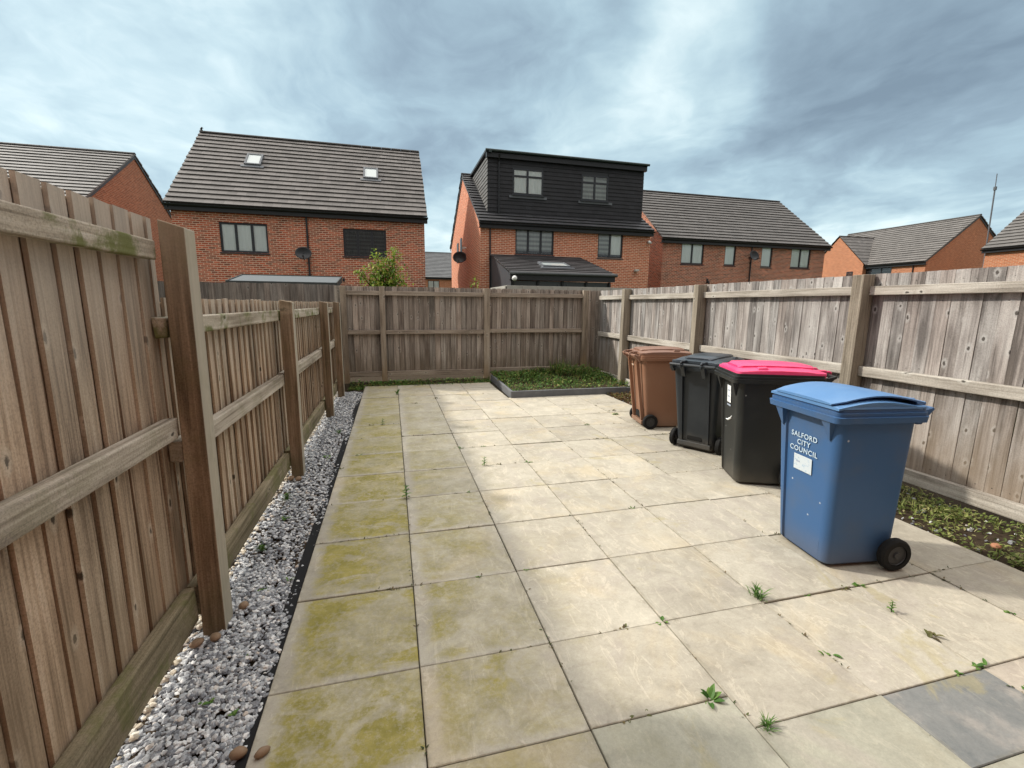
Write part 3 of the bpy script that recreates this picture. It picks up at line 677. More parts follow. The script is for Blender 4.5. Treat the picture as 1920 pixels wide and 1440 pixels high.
# hung tile courses on dormer front (skip over windows) and cheeks
def hung(mb,P0,U,N,rows,z0,g,width,ops=(),clip=None):
    P0,U,N=Vector(P0),Vector(U),Vector(N)
    for i in range(rows):
        za,zb=z0+i*g,z0+(i+1)*g+.02; zm=(za+zb)/2; w0=0 if clip is None else 0; w1=width if clip is None else clip(zm)
        if w1<=.03: continue
        segs=[(w0,w1)]
        for (a,b,c,e) in ops:
            if c-.0<zb-.02 and e>za:
                ns=[]
                for s in segs:
                    if b<=s[0] or a>=s[1]: ns.append(s); continue
                    if a>s[0]: ns.append((s[0],a))
                    if b<s[1]: ns.append((b,s[1]))
                segs=ns
        for (a,b) in segs:
            k=a; 
            while k<b-.005:
                e=min(k+1.1,b); j=random.uniform(.026,.036)
                pa=lambda u,z,l: P0+U*u+Vector((0,0,z-P0.z))+N*l
                mb.face([pa(k,za,j),pa(e,za,j),pa(e,zb,.006),pa(k,zb,.006)],[(k,i*.34),(e,i*.34),(e,i*.34+.33),(k,i*.34+.33)])
                mb.face([pa(k,za,.0),pa(e,za,.0),pa(e,za,j),pa(k,za,j)],[(k,i*.34)]*4)
                k=e
            for q in (a,b):
                mb.face([pa(q,za,0),pa(q,za,.03),pa(q,zb,.006),pa(q,zb,0)],[(q,i*.34+.1)]*4)
ht=MB(); rows=15; g=(ZT-ZB)/rows
hung(ht,(X0-.03,YF,ZB),(1,0,0),(0,-1,0),rows,ZB,g,X1-X0+.06,[(a+.03,b+.03,c,e) for a,b,c,e in ops])
ht.build('hung_tiles',TILE_C,H2)
slope=(8.15-5.12)/4.9
for xs,N,lab in ((X0,(-1,0,0),0),(X1,(1,0,0),1)):
    ck=MB(); ck.face([(xs,YF,ZB-.3),(xs,YF,ZT),(xs,(ZT-5.12)/slope,ZT)] if lab==0 else [(xs,YF,ZB-.3),(xs,(ZT-5.12)/slope,ZT),(xs,YF,ZT)])
    hung(ck,(xs,YF,ZB),(0,1,0),N,rows,ZB,g,5,clip=lambda z:(z-5.12)/slope-YF)
    ck.build('dormer_cheek',tilemat('sunlit_cheek_tile',(.12,.118,.115),.2,.27),H2)  # cheeks coloured lighter than the dormer front, sunlight painted into the tile
mb=MB(); mb.box(X0-.13,X1+.13,YF-.20,5.0,ZT+.06,ZT+.17); o=mb.build('dormer_roof',BLACK,H2,bevel=.01)
mb=MB(); mb.box(X0-.10,X1+.10,YF-.17,YF+.02,ZT-.16,ZT+.058); mb.build('dormer_fascia',BLACK,H2,bevel=.006)
mb=MB(); mb.tube([(X0-.16,YF-.25,ZT+.10),(X1+.16,YF-.25,ZT+.10)],.055,8); mb.box(X0-.02,X0+.1,YF-.3,YF-.2,ZT+.0,ZT+.1); mb.build('dormer_gutter',plain('dark_green_grey',(.03,.045,.045),.4,.4),H2)
for (a,b,c,e),bl,tr in zip(ops,([BL_PALE,BL_PALE],[BL_MID,BL_MID]),([.30,.30],[.30,.30])):  # blind tones here stand in for sky reflected in the panes
    window(H2,(a+X0,YF,c),(1,0,0),(0,-1,0),b-a,e-c,[1,1.05],bl,tr,vis=-.3)
for a,b,z in ((1.4,3.15,6.27),(4.7,6.4,6.24)):
    mb=MB(); mb.box(a,b,YF-.06,YF-.034,z-.02,z+.085); mb.build('lead_apron',LEAD,H2)
downpipe(H2,.92,YF-.02,5.55,8.0); downpipe(H2,.42,0,.2,5.15)
dish(H2,(-.30,4.1,3.93),(-.30,-1,.28),.33,.10)
mb=MB(); mb.tube([(-.0,4.2,3.9),(-.3,4.18,3.9)],.025,6); mb.build('dish_bracket',BLACK,H2)
mb=MB(); mb.tube([(-.0,3.95,4.40),(-.12,3.95,4.42)],.04,8); mb.tube([(-.12,3.97,4.42),(-.16,3.78,4.40)],.065,8); mb.build('security_camera',WHITE,H2)
mb=MB(); mb.tube([(8.1,-.02,4.55),(8.1,-.14,4.56),(8.12,-.2,4.48)],[.06,.055,.075],10); mb.build('security_camera',WHITE,H2,smooth=True)
mb=MB(); mb.box(7.42,7.62,-.2,-.05,3.18,3.27); mb.box(7.48,7.56,-.05,-.002,3.16,3.26); mb.build('floodlight',plain('pale_grey_plastic',(.5,.48,.44),.5,.3),H2)
for y,z in ((5.3,4.0),(6.6,3.9)):
    mb=MB(); mb.box(-.03,-.004,y,y+.6,z,z+1.1); mb.build('window',FRAME,H2)
# lean-to
mb=MB(); EX0,EX1,EY=.42,4.62,-3.7
courses(mb,EX0,EX1,EY,2.72,-.02,3.72,.33,.04); ex=mb.build('lean_to_roof',TILE_D,H2)
mb=MB(); mb.box(EX0,EX1,EY+.05,EY+.08,2.46,2.70); mb.box(EX0,EX1,EY+.08,EY+.3,2.46,2.48); mb.build('fascia',BLACK,H2)
mb=MB(); mb.tube([(EX0-.05,EY-.02,2.70),(EX1+.05,EY-.02,2.70)],.06,8); mb.build('gutter',plain('grey_gutter',(.06,.065,.07),.35,.5),H2)
mb=MB(); mb.face([(EX0+.04,-.02,2.2),(EX0+.04,-.02,3.66),(EX0+.04,EY+.1,2.66),(EX0+.04,EY+.1,2.2)]); mb.build('cheek_cladding',plain('grey_cladding',(.055,.06,.068),.5,.3),H2)
mb=MB(); mb.box(EX0+.1,EX1-.1,EY+.32,-.02,0,2.44); mb.build('lean_to_wall',plain('dark_glazing',(.035,.038,.04),.3,.5),H2)
for k in range(5):
    mb=MB(); mb.box(EX0+.12+k*.98,EX0+.2+k*.98,EY+.24,EY+.31,.2,2.45); mb.build('lean_to_post',BLACK,H2)
skylight(H2,2.55,-2.35,3.725,(3.72-2.72)/3.68,1.15,.8)
mb=MB(); mb.tube([(EX0+.10,EY-.05,2.52),(EX0+.10,EY-.17,2.50),(EX0+.10,EY-.26,2.50)],[.04,.10,.06],10); mb.build('globe_lamp',WHITE,H2,smooth=True)
# --- house to the right of the dormer house
H3=house('semi_detached_house','brown-red brick pair with four pale-curtained narrow windows and plain dark roof',(15.2,22,0),0,11.25,8.4,5.36,8.66,4.2,BR_C,tilemat('mid_grey_tile',(.11,.101,.095),.13),group=G_H,vo=.22,
     wins=[dict(u=1.18,w=1.47,v=3.93,h=1.22,cols=[1,1]),dict(u=4.05,w=.76,v=3.93,h=1.22),dict(u=6.6,w=.78,v=3.90,h=1.22),dict(u=8.75,w=1.45,v=3.92,h=1.22,cols=[1,1])])
downpipe(H3,5.85,0,2.3,5.4,.2); dish(H3,(5.62,-.45,4.47),(.1,-1,.3),.31,.3)
for u in (3.0,8.35):
    mb=MB(); mb.tube([(u,0,2.98),(u,-.14,2.98),(u,-.2,2.86)],.05,8); mb.box(u-.05,u+.05,-.03,-.002,2.9,3.15); mb.build('outside_light',BLACK,H3)
# --- left gable house
H0=house('gable_house','red brick house whose gable end shows above the tall left fence',(-23,20.9,0),0,12.0,9.4,5.2,8.30,4.7,brickmat('dark_red_brick',(.37,.13,.065),(.26,.088,.046),(.40,.25,.17),-.1,.12),tilemat('pale_grey_tile',(.17,.162,.155),.12),group=G_H,vo=.08)
# --- right hand houses (ridge towards us)
H4=house('gable_house','orange brick house at far right with broad shaded gable and small side gable',(38.5,34.5,0),-math.pi/2,10.1,9.2,5.1,8.42,4.6,BR_D,tilemat('mid_grey_tile_b',(.13,.12,.112),.13),group=G_H,vo=.1,
     wins=[dict(u=5.2,w=2.55,v=3.55,h=1.25,cols=three,blind=BL_GREY)])
# small side gable: local x runs towards the camera, -y local faces world -x
mb=MB(); a,b,c=.9,3.3,5.7
mb.face([(a,-.35,0),(c,-.35,0),(c,-.35,5.15),(b,-.35,7.55),(a,-.35,5.15)],[(a,0),(c,0),(c,5.15),(b,7.55),(a,5.15)])
for x,fl in ((a,0),(c,1)):
    q=[(x,-.35,0),(x,.02,0),(x,.02,5.15),(x,-.35,5.15)]; mb.face(q if fl else q[::-1],[(p[1],p[2]) for p in q])
mb.build('side_gable',BR_D,H4)
mb=MB(); g_=.335
for sx,e in ((-1,a),(1,c)):
    n=9
    for i in range(n):
        f0,f1=i/n,(i+1)/n+.02; x0,x1=e+(b-e)*f0+sx*.22*(1-f0),e+(b-e)*f1+sx*.22*(1-f1); z0,z1=5.0+2.6*f0,5.0+2.6*f1
        yb0,yb1=(z0-5.1)/.722+.05,(z1-5.1)/.722+.05
        q=[(x0,-.45,z0+.09),(x0,max(yb0,0),z0+.09),(x1,yb1,z1+.055),(x1,-.45,z1+.055)]
        mb.face(q if sx<0 else q[::-1],[(p[1],i*.34+(.33 if k>1 else 0)) for k,p in enumerate(q)])
        q=[(x0,-.45,z0+.03),(x0,max(yb0,0),z0+.03),(x0,max(yb0,0),z0+.09),(x0,-.45,z0+.09)]; mb.face(q,[(p[1],i*.34) for p in q])
mb.build('side_roof',TILE_A,H4)
window(H4,(4.35,-.36,3.6),(1,0,0),(0,-1,0),.55,1.0,[1],BL_GREY,vis=-.2)
downpipe(H4,9.3,0,2.3,5.1)
mb=MB(); mb.box(10.1,10.13,4.0,4.7,3.0,4.0); mb.build('window',FRAME,H4)
H5=house('gable_house','orange brick house cut off by the right edge of the view',(34.3,18.5,0),-math.pi/2,8.5,9.2,5.15,8.7,4.6,BR_D,tilemat('mid_grey_tile_c',(.12,.112,.105),.13),group=G_H,vo=.1,
     wins=[dict(u=2.35,w=2.0,v=3.55,h=1.35,cols=[1,1])])
# --- the house this garden belongs to, unseen at the viewer's back, added to shade faces towards it
HB=house('terraced_house','unseen red brick house added at the near end of the paved garden',(8.5,-2.6,0),math.pi,12,8.5,5.2,8.6,4.2,BR_A,TILE_A,
     wins=[dict(u=4.6,w=2.4,v=.15,h=2.05,cols=[1,1],blind=[None,None]),dict(u=5.2,w=1.6,v=3.4,h=1.1,cols=three)])
# --- distant house between
HF=house('terraced_house','distant house with pale grey roof seen through the gap between two brick houses',(-6,61,0),0,22,9,5.1,8.6,4.5,BR_D,tilemat('far_grey_tile',(.15,.155,.16),.1),group=G_H,
     wins=[dict(u=11.3,w=1.5,v=2.5,h=2.1,cols=[1,1]),dict(u=14.7,w=1.3,v=2.5,h=2.1)])
# --- garden shed behind the far fence
t=thing('garden_shed','low garden shed with a flat grey felt roof beyond the far left fence','shed',(-3.45,12,0))
mb=MB(); mb.hexa([(0,0,2.04),(2.58,0,2.04),(2.58,1.35,2.27),(0,1.35,2.27),(0,0,2.07),(2.58,0,2.07),(2.58,1.35,2.30),(0,1.35,2.30)]); mb.build('roof',FELT,t)
mb=MB()
mb.box(-.03,2.61,-.03,-.002,1.96,2.085); mb.hexa([(2.582,0,1.93),(2.61,0,1.93),(2.61,1.35,2.16),(2.582,1.35,2.16),(2.582,0,2.09),(2.61,0,2.09),(2.61,1.35,2.32),(2.582,1.35,2.32)])
mb.hexa([(-.03,0,1.93),(-.002,0,1.93),(-.002,1.35,2.16),(-.03,1.35,2.16),(-.03,0,2.09),(-.002,0,2.09),(-.002,1.35,2.32),(-.03,1.35,2.32)]); mb.box(-.03,2.61,1.352,1.38,2.16,2.325)
mb.build('roof_trim',plain('dark_trim',(.05,.055,.055),.6,.3),t)
mb=MB(); mb.box(.05,2.53,.05,1.3,0,2.03); mb.build('wall',W_NEIGH,t)
# --- aerial mast
t=thing('aerial_mast','thin grey aerial mast leaning slightly above the far right houses','mast',(37.1,20,0))
mb=MB(); mb.tube([(0,0,0),(-.42,0,8.9)],.04,8); mb.build('pole',LEAD,t)
mb=MB(); mb.tube([(-.42,0,8.9),(-.47,0,9.75)],.025,6); mb.tube([(-.41,0,8.8),(-.42,0,9.0)],.085,8); mb.build('antenna',LEAD,t)
# ------------------------------------------------------------------ raised bed edging
t=thing('bed_edging','low dark grey edging board around the weedy corner bed','edging',(2.44,6.12,0))
mb=MB(); mb.box(0,2.15,0,.045,-.03,.112); mb.build('front_board',KERB,t,bevel=.006)
mb=MB(); mb.hexa([(0,.047,-.03),(.045,.047,-.03),(.095,1.9,-.03),(.05,1.9,-.03),(0,.047,.112),(.045,.047,.112),(.095,1.9,.115),(.05,1.9,.115)]); mb.build('side_board',KERB,t,bevel=.006)
mb=MB(); mb.box(2.151,2.36,.0,.045,-.03,.105); mb.build('front_board',KERB,t,bevel=.006)
# ------------------------------------------------------------------ wheelie bins (front = +x, wheels at -x)
def rr(cx0,cx1,hw,r,z,n=5,front=None):
    """rounded rectangle ring x in [cx0,cx1], y in [-hw,hw]; optional front groove"""
    pts=[]
    def arc(x,y,a0):
        for k in range(n+1):
            a=a0+math.pi/2*k/n; pts.append((x+r*math.cos(a),y+r*math.sin(a),z))
    arc(cx1-r,hw-r,0); arc(cx0+r,hw-r,math.pi/2); arc(cx0+r,-hw+r,math.pi); arc(cx1-r,-hw+r,3*math.pi/2)
    if front:
        w,dp=front  # recessed central panel on the front face
        for (y,dx) in ((-w-.006,0),(-w,-dp),(w,-dp),(w+.006,0)): pts.append((cx1+dx,y,z))
    return pts
def wheel(par,x,y,z,r,w):
    mb=MB(); N=32
    prof=[(r*.62,-w/2),(r*.9,-w/2),(r,-w*.28),(r,w*.28),(r*.9,w/2),(r*.62,w/2)]
    mb.loft([[(x+q*math.cos(a),y+d,z+q*math.sin(a)) for a in [2*math.pi*k/N for k in range(N)]] for q,d in prof],cap0=False,cap1=False)
    wl=mb.build('wheel',RUBBER,par,autosmooth=40)
    hb=MB(); prof=[(r*.61,-w*.40),(r*.58,-w*.30),(r*.22,-w*.33),(r*.20,-w*.50),(r*.05,-w*.52)]
    for sg in (1,-1):
        hb.loft([[(x+q*math.cos(a),y+d*sg,z+q*math.sin(a)) for a in [2*math.pi*k/N for k in range(N)]] for q,d in prof],cap0=False,cap1=True)
    hb.build('hub',HUB,wl,autosmooth=40)
def bin_(label,loc,rot,matb,matl,style,H=1.0,scale=1):
    t=thing('wheelie_bin',label,'bin',loc,rot,'wheelie bins along the right fence'); t.scale=(scale,)*3; BK={'blue':.50,'pink':.92,'brown':.9,'black':1}[style]
    b=MB(); rings=[]; ft=(.165,.014)
    for z in (.015,.03,.15,.35,.6,.82,.93):
        k=z/.93; xf=.268+.062*k; xb=-.222-.118*k; hw=.205+.053*k; r=.055
        if z<.02: xf-=.012; xb+=.012; hw-=.012
        rings.append(rr((-.19+.022*k if style=='blue' else xb*BK),xf,hw,r,z,6,(ft[0]*(.9+.1*k),ft[1] if .02<z else .004)))
    b.loft(rings)
    # gussets under the rim on the front face
    for y in (-.19,.19):
        b.hexa([(.322,y-.004,.80),(.330,y-.004,.80),(.330,y+.004,.80),(.322,y+.004,.80),(.322,y-.035,.935),(.375,y-.035,.935),(.375,y+.035,.935),(.322,y+.035,.935)])
    # back handle-side ribs
    for y in ((-.15,.15) if style!='blue' else ()):
        b.hexa([(-.255,y-.014,.10),(-.215,y-.014,.10),(-.215,y+.014,.10),(-.255,y+.014,.10),(-.372,y-.014,.93),(-.33,y-.014,.93),(-.33,y+.014,.93),(-.372,y+.014,.93)])
    body=b.build('body',matb,t,autosmooth=35)
    # rim in stepped layers
    m2=MB(); ex=.0
    lay=[(.915,.335,-.345,.262),(.92,.378,-.385,.286),(.955,.384,-.388,.290),(.957,.372,-.380,.280),(.978,.374,-.382,.282),(.980,.362,-.372,.272),(1.0,.362,-.372,.272)]
    m2.loft([rr(a*BK-(.012 if style=='blue' else 0),f,h,.035,z,5) for z,f,a,h in lay])
    m2.build('rim',matb,t,autosmooth=30)
    # axle + wheels
    wx=-.135 if style=='blue' else -.165
    for y in (-.262,.262): wheel(t,wx,y,.100,.100,.052)
    m2=MB(); m2.tube([(wx,-.24,.1),(wx,.24,.1)],.013,8); m2.build('axle',HUB,t)
    if style in('black','brown'):
        # foot bar / recess frame at the bottom of the back
        m2=MB(); m2.box(-.262,-.195,-.19,.19,.045,.10); m2.build('foot_bar',matb,t,bevel=.008)
        m2=MB(); m2.box(-.243,-.205,-.09,.09,.115,.20); m2.build('grip_recess',RUBBER,t,bevel=.01)
    # handle at the back (pull bar with brackets)
    m2=MB(); hz=.985
    hb_={'blue':.20,'pink':.03,'brown':.04,'black':0}[style]
    m2.tube([(-.36+hb_,-.235,.955),(-.455+hb_,-.235,hz),(-.46+hb_,-.12,hz),(-.46+hb_,.12,hz),(-.455+hb_,.235,hz),(-.36+hb_,.235,.955)],.015,8)
    for y in (-.235,.235): m2.hexa([(x_+hb_,y_,z_) for x_,y_,z_ in ((-.39,y-.014,.90),(-.36,y-.014,.90),(-.36,y+.014,.90),(-.39,y+.014,.90),(-.45,y-.014,.975),(-.36,y-.014,.98),(-.36,y+.014,.98),(-.45,y+.014,.975))])
    m2.build('handle',matb if style!='brown' else matl,t,autosmooth=40)
    for y in (-.11,.11):
        m2=MB()
        m2.tube([(-.46+hb_+.03*math.cos(a),y,hz+.002+.03*math.sin(a)) for a in [2*math.pi*k/10 for k in range(8)]],.012,6)
        m2.box(-.44+hb_,-.34+hb_,y-.022,y+.022,1.0,1.03)
        if style=='black': m2.hexa([(-.385,y-.02,.85),(-.372,y-.02,.85),(-.372,y+.02,.85),(-.385,y+.02,.85),(-.45,y-.02,.965),(-.39,y-.02,.965),(-.39,y+.02,.965),(-.45,y+.02,.965)])
        m2.build('hinge',matl,t,bevel=.004)
    # lids
    l=MB()
    def sheet(prof,hw,th,yc=6,crown=0,edge=.03):
        """prof: (x,z) along the lid; crowned across; closed shell"""
        top=[];n=13
        for (x,z,h) in prof:
            row=[]
            for k in range(n):
                u=-1+2*k/(n-1); 
                zz=z+crown*(1-abs(u)**4)-(edge if k in(0,n-1) else 0)
                row.append((x,u*h,zz))
            for k in reversed(range(n)):
                u=-1+2*k/(n-1); row.append((x,u*h*.995,z-th-(edge*.8 if k in(0,n-1) else 0)))
            top.append(row)
        l.loft(top)
    if style=='blue':
        pr=[(.372-.57*i/12, 1.003+.036*math.sin(math.pi*min(1,(i/12)*1.05+.02)), .275) for i in range(13)]
        pr[-1]=(-.205,1.006,.25)
        sheet(pr,.275,.012,crown=.008,edge=.0)
        l.loft([rr(-.20,.366,.276,.035,1.001,5),rr(-.196,.362,.274,.035,1.012,5)])
        # side skirts following the dome
        for sg in (-1,1):
            q=[]
            for i in range(13):
                x,z,h=pr[i]; q.append([(x*.985,sg*.262,1.0),(x*.985,sg*.272,1.0),(x*.985,sg*.272,z-.006),(x*.985,sg*.262,z-.006)])
            l.loft(q)
        lid=l.build('lid',matl,t,autosmooth=35); l=MB()
        pl=[(.352-.55*i/12, 1.028+.042*math.sin(math.pi*min(1,(i/12)*.98+.02)), .245) for i in range(13)]
        pl[0]=(.378,1.024,.225)
        sheet(pl,.2,.008,crown=.008,edge=.0)
        l.build('top_panel',matl,lid,autosmooth=35); l=MB()
        l.box(-.262,-.19,-.20,.20,1.0,1.022); l.build('lid_grip',matl,lid,bevel=.008)
    else:
        h0=.262; z0=1.0
        base=[(.345,z0+.018,h0-.02),(.33,z0+.032,h0-.008),(.20,z0+.042,h0),(0,z0+.047,h0),(-.2,z0+.043,h0),(-.34*BK,z0+.030,h0),(-.385*BK,z0+.02,h0-.02)]
        sheet(base,h0,.03,crown=.004,edge=.016)
        l.loft([rr(-.39*BK,.352,.268,.04,1.0005,5),rr(-.388*BK,.350,.266,.04,1.018,5)])
        lid=l.build('lid',matl,t,autosmooth=35); l=MB()
        pan=[(.31,z0+.050,.13),(.28,z0+.066,.155),(.10,z0+.074,.165),(-.12,z0+.072,.165),(-.29,z0+.062,.15),(-.31,z0+.05,.13)]
        sheet(pan,.16,.03,crown=.004,edge=.012)
        l.build('top_panel',matl,lid,autosmooth=35); l=MB()
        for sg in(-1,1):
            l.hexa([(.10,sg*.225-.022,z0+.036),(.19,sg*.225-.022,z0+.032),(.19,sg*.225+.022,z0+.030),(.10,sg*.225+.022,z0+.034),(.11,sg*.22-.018,z0+.060),(.18,sg*.22-.018,z0+.055),(.18,sg*.22+.018,z0+.050),(.11,sg*.22+.018,z0+.056)])
        l.build('lid_tab',matl,lid,bevel=.005)
    return t,body
BB,body=bin_('blue wheelie bin with a domed blue lid and faded white lettering',(3.305,.955,0),R(172.5),P_BLUE,P_BLUEL,'blue')
def text(par,s,size,y,z,x,mat,name='lettering',lean=0):
    cu=bpy.data.curves.new('txt','FONT'); cu.body=s; cu.size=size; cu.align_x='CENTER'; cu.align_y='CENTER'; cu.extrude=.0006; cu.space_character=1.12; cu.offset=.0006
    o=bpy.data.objects.new('txt',cu); COL.objects.link(o); bpy.context.view_layer.update()
    me=bpy.data.meshes.new_from_object(o.evaluated_get(bpy.context.evaluated_depsgraph_get())); bpy.data.objects.remove(o)
    me.materials.clear(); me.materials.append(mat)
    q=bpy.data.objects.new(name,me); COL.objects.link(q); q.parent=par
    # face +x, text running along +y
    q.matrix_local=Matrix.Translation((x,y,z))@Matrix.Rotation(lean,4,'Y')@Matrix(((0,0,1,0),(1,0,0,0),(0,1,0,0),(0,0,0,1)))
    return q
fx=lambda z:.268+.062*z/.93-.010+.0012
tilt=math.atan(.062/.93)
text(body,'SALFORD',.046,-.02,.762,fx(.762),PRINT,lean=tilt); text(body,'CITY',.046,-.02,.716,fx(.716),PRINT,lean=tilt); text(body,'COUNCIL',.047,-.02,.669,fx(.669),PRINT,lean=tilt)
def sticker(body,y0,y1,z0,z1,mat,name='sticker'):
    mb=MB(); e=.0012
    q=[(fx(z)+d,y,z) for d in (0,e) for (y,z) in ((y0,z0),(y1,z0),(y1,z1),(y0,z1))]; mb.hexa(q); return mb.build(name,mat,body)
st=sticker(body,-.092,.055,.535,.635,STICK); text(body,'9',.075,-.02,.583,fx(.563)+.0018,SMUDGE,'number',tilt)
mb=MB(); mb.box(fx(.59),fx(.59)+.002,-.072,-.042,.585,.595); mb.build('dash_mark',SMUDGE,body)
B3,body=bin_('black wheelie bin with a bright pink lid and a white sticker',(3.765,2.125,0),R(158),P_BLACK,P_PINK,'pink')
sticker(body,-.06,.03,.70,.855,STICKW,'sticker'); sticker(body,-.06,.03,.668,.682,SMUDGE,'sticker_strip')
for z in (.80,.745):
    mb=MB(); mb.box(fx(z)+.001,fx(z)+.0025,-.04,.005,z,z+.018); mb.build('sticker_print',SMUDGE,body)
mb=MB(); mb.tube([(fx(.57),-.085,.53),(fx(.57),-.03,.535),(fx(.57),.03,.56),(fx(.57),.06,.59)],[.002,.009,.009,.002],6); mb.build('paint_smear',STICKW,body)
B2,body=bin_('plain black wheelie bin turned with its wheels and handle to the patio',(3.885,3.07,0),R(30),P_BLACKB,P_BLACKL,'black',scale=.97)
B1,body=bin_('brown wheelie bin, farthest of the four',(3.885,4.06,0),R(-10),P_BROWN,P_BROWNL,'brown',scale=.96)
mb=MB(); mb.hexa([(-.352,-.03,.83),(-.348,-.03,.83),(-.348,.03,.83),(-.352,.03,.83),(-.356,-.035,.85),(-.352,-.035,.85),(-.352,.035,.85),(-.356,.035,.85)]); mb.build('maker_plate',plain('pale_buff',(.6,.45,.35),.5,.3),body)
# ------------------------------------------------------------------ weeds
def leaf(mb,base,az,el,L,W,droop=.6,fold=.25,m=0):
    d=Vector((math.cos(az),math.sin(az),0)); s=Vector((-math.sin(az),math.cos(az),0)); b=Vector(base); prev=None; n=4; p=b.copy(); e=el; V=[];F=[]
    for i in range(n+1):
        u=i/n; w=W*(math.sin(math.pi*min(1,u*.93+.07))**.8)*.5 if 0<i<n else (W*.07 if i==0 else .0004)
        up=Vector((0,0,1))*math.cos(e)-d*math.sin(e)
        V+= [p-s*w+up*w*fold,p,p+s*w+up*w*fold]
        if i: k=3*i; F+=[(k-3,k-2,k+1,k),(k-2,k-1,k+2,k+1)]
        p=p+(d*math.cos(e)+Vector((0,0,1))*math.sin(e))*(L/n); e-=droop/n
    mb.mesh(V,F,m)
def weed(kind,x,y,s,label,mat=LF_WEED,seed=0,group='weeds in the paving joints'):
    s*=.74
    rd=random.Random(seed*13+5); mb=MB()
    if kind=='rosette':
        for k in range(rd.randint(9,12)): leaf(mb,(rd.uniform(-.004,.004),rd.uniform(-.004,.004),0),k*2.4+rd.uniform(-.3,.3),rd.uniform(.2,1.1),s*rd.uniform(.7,1.1),s*.36,rd.uniform(.4,1.0))
    elif kind=='spike':
        for k in range(16):
            h=rd.uniform(.0,.75)*s; leaf(mb,(rd.uniform(-.2,.2)*s*.3,rd.uniform(-.2,.2)*s*.3,h*.4),rd.uniform(0,6.28),rd.uniform(.7,1.4),s*rd.uniform(.4,.8),s*.10,.6)
        mb.tube([(0,0,0),(s*.1,0,s*.6),(s*.12,0,s*1.0)],[.0022,.0016,.0012],5)
    elif kind=='tuft':
        for k in range(46): leaf(mb,(rd.gauss(0,.16)*s,rd.gauss(0,.10)*s,0),rd.uniform(0,6.28),rd.uniform(.7,1.45),s*rd.uniform(.45,1.0),s*.055,.7)
        for k in range(10): leaf(mb,(rd.gauss(0,.1)*s,rd.gauss(0,.1)*s,.5*s),rd.uniform(0,6.28),.6,s*.22,s*.09,.3)
    elif kind=='stem':
        mb.tube([(0,0,0),(.02*s,.01*s,.5*s),(.0,.03*s,s)],[.003,.0024,.0014],5)
        for k in range(14):
            f=.12+.88*k/14; leaf(mb,(.02*s*math.sin(f*3),.02*s*f,f*s),k*2.4,rd.uniform(.1,.7),s*.42*(1.15-.6*f),s*.16*(1.15-.6*f),.7)
    else:
        for k in range(rd.randint(5,8)): leaf(mb,(rd.uniform(-.5,.5)*s,rd.uniform(-.15,.15)*s,0),rd.uniform(0,6.28),rd.uniform(.15,.9),s*rd.uniform(.4,.8),s*.30,.8)
    o=mb.build('weed',mat,loc=(x,y,-.004)); o.rotation_euler=(0,0,rd.uniform(0,6.28) if kind!='small' else 0)
    return tag(o,label,'weed',group)
LF_DRY=leafmat('dry_weed_leaf',[(0,(.08,.06,.03)),(.6,(.12,.13,.04)),(1,(.20,.15,.06))])
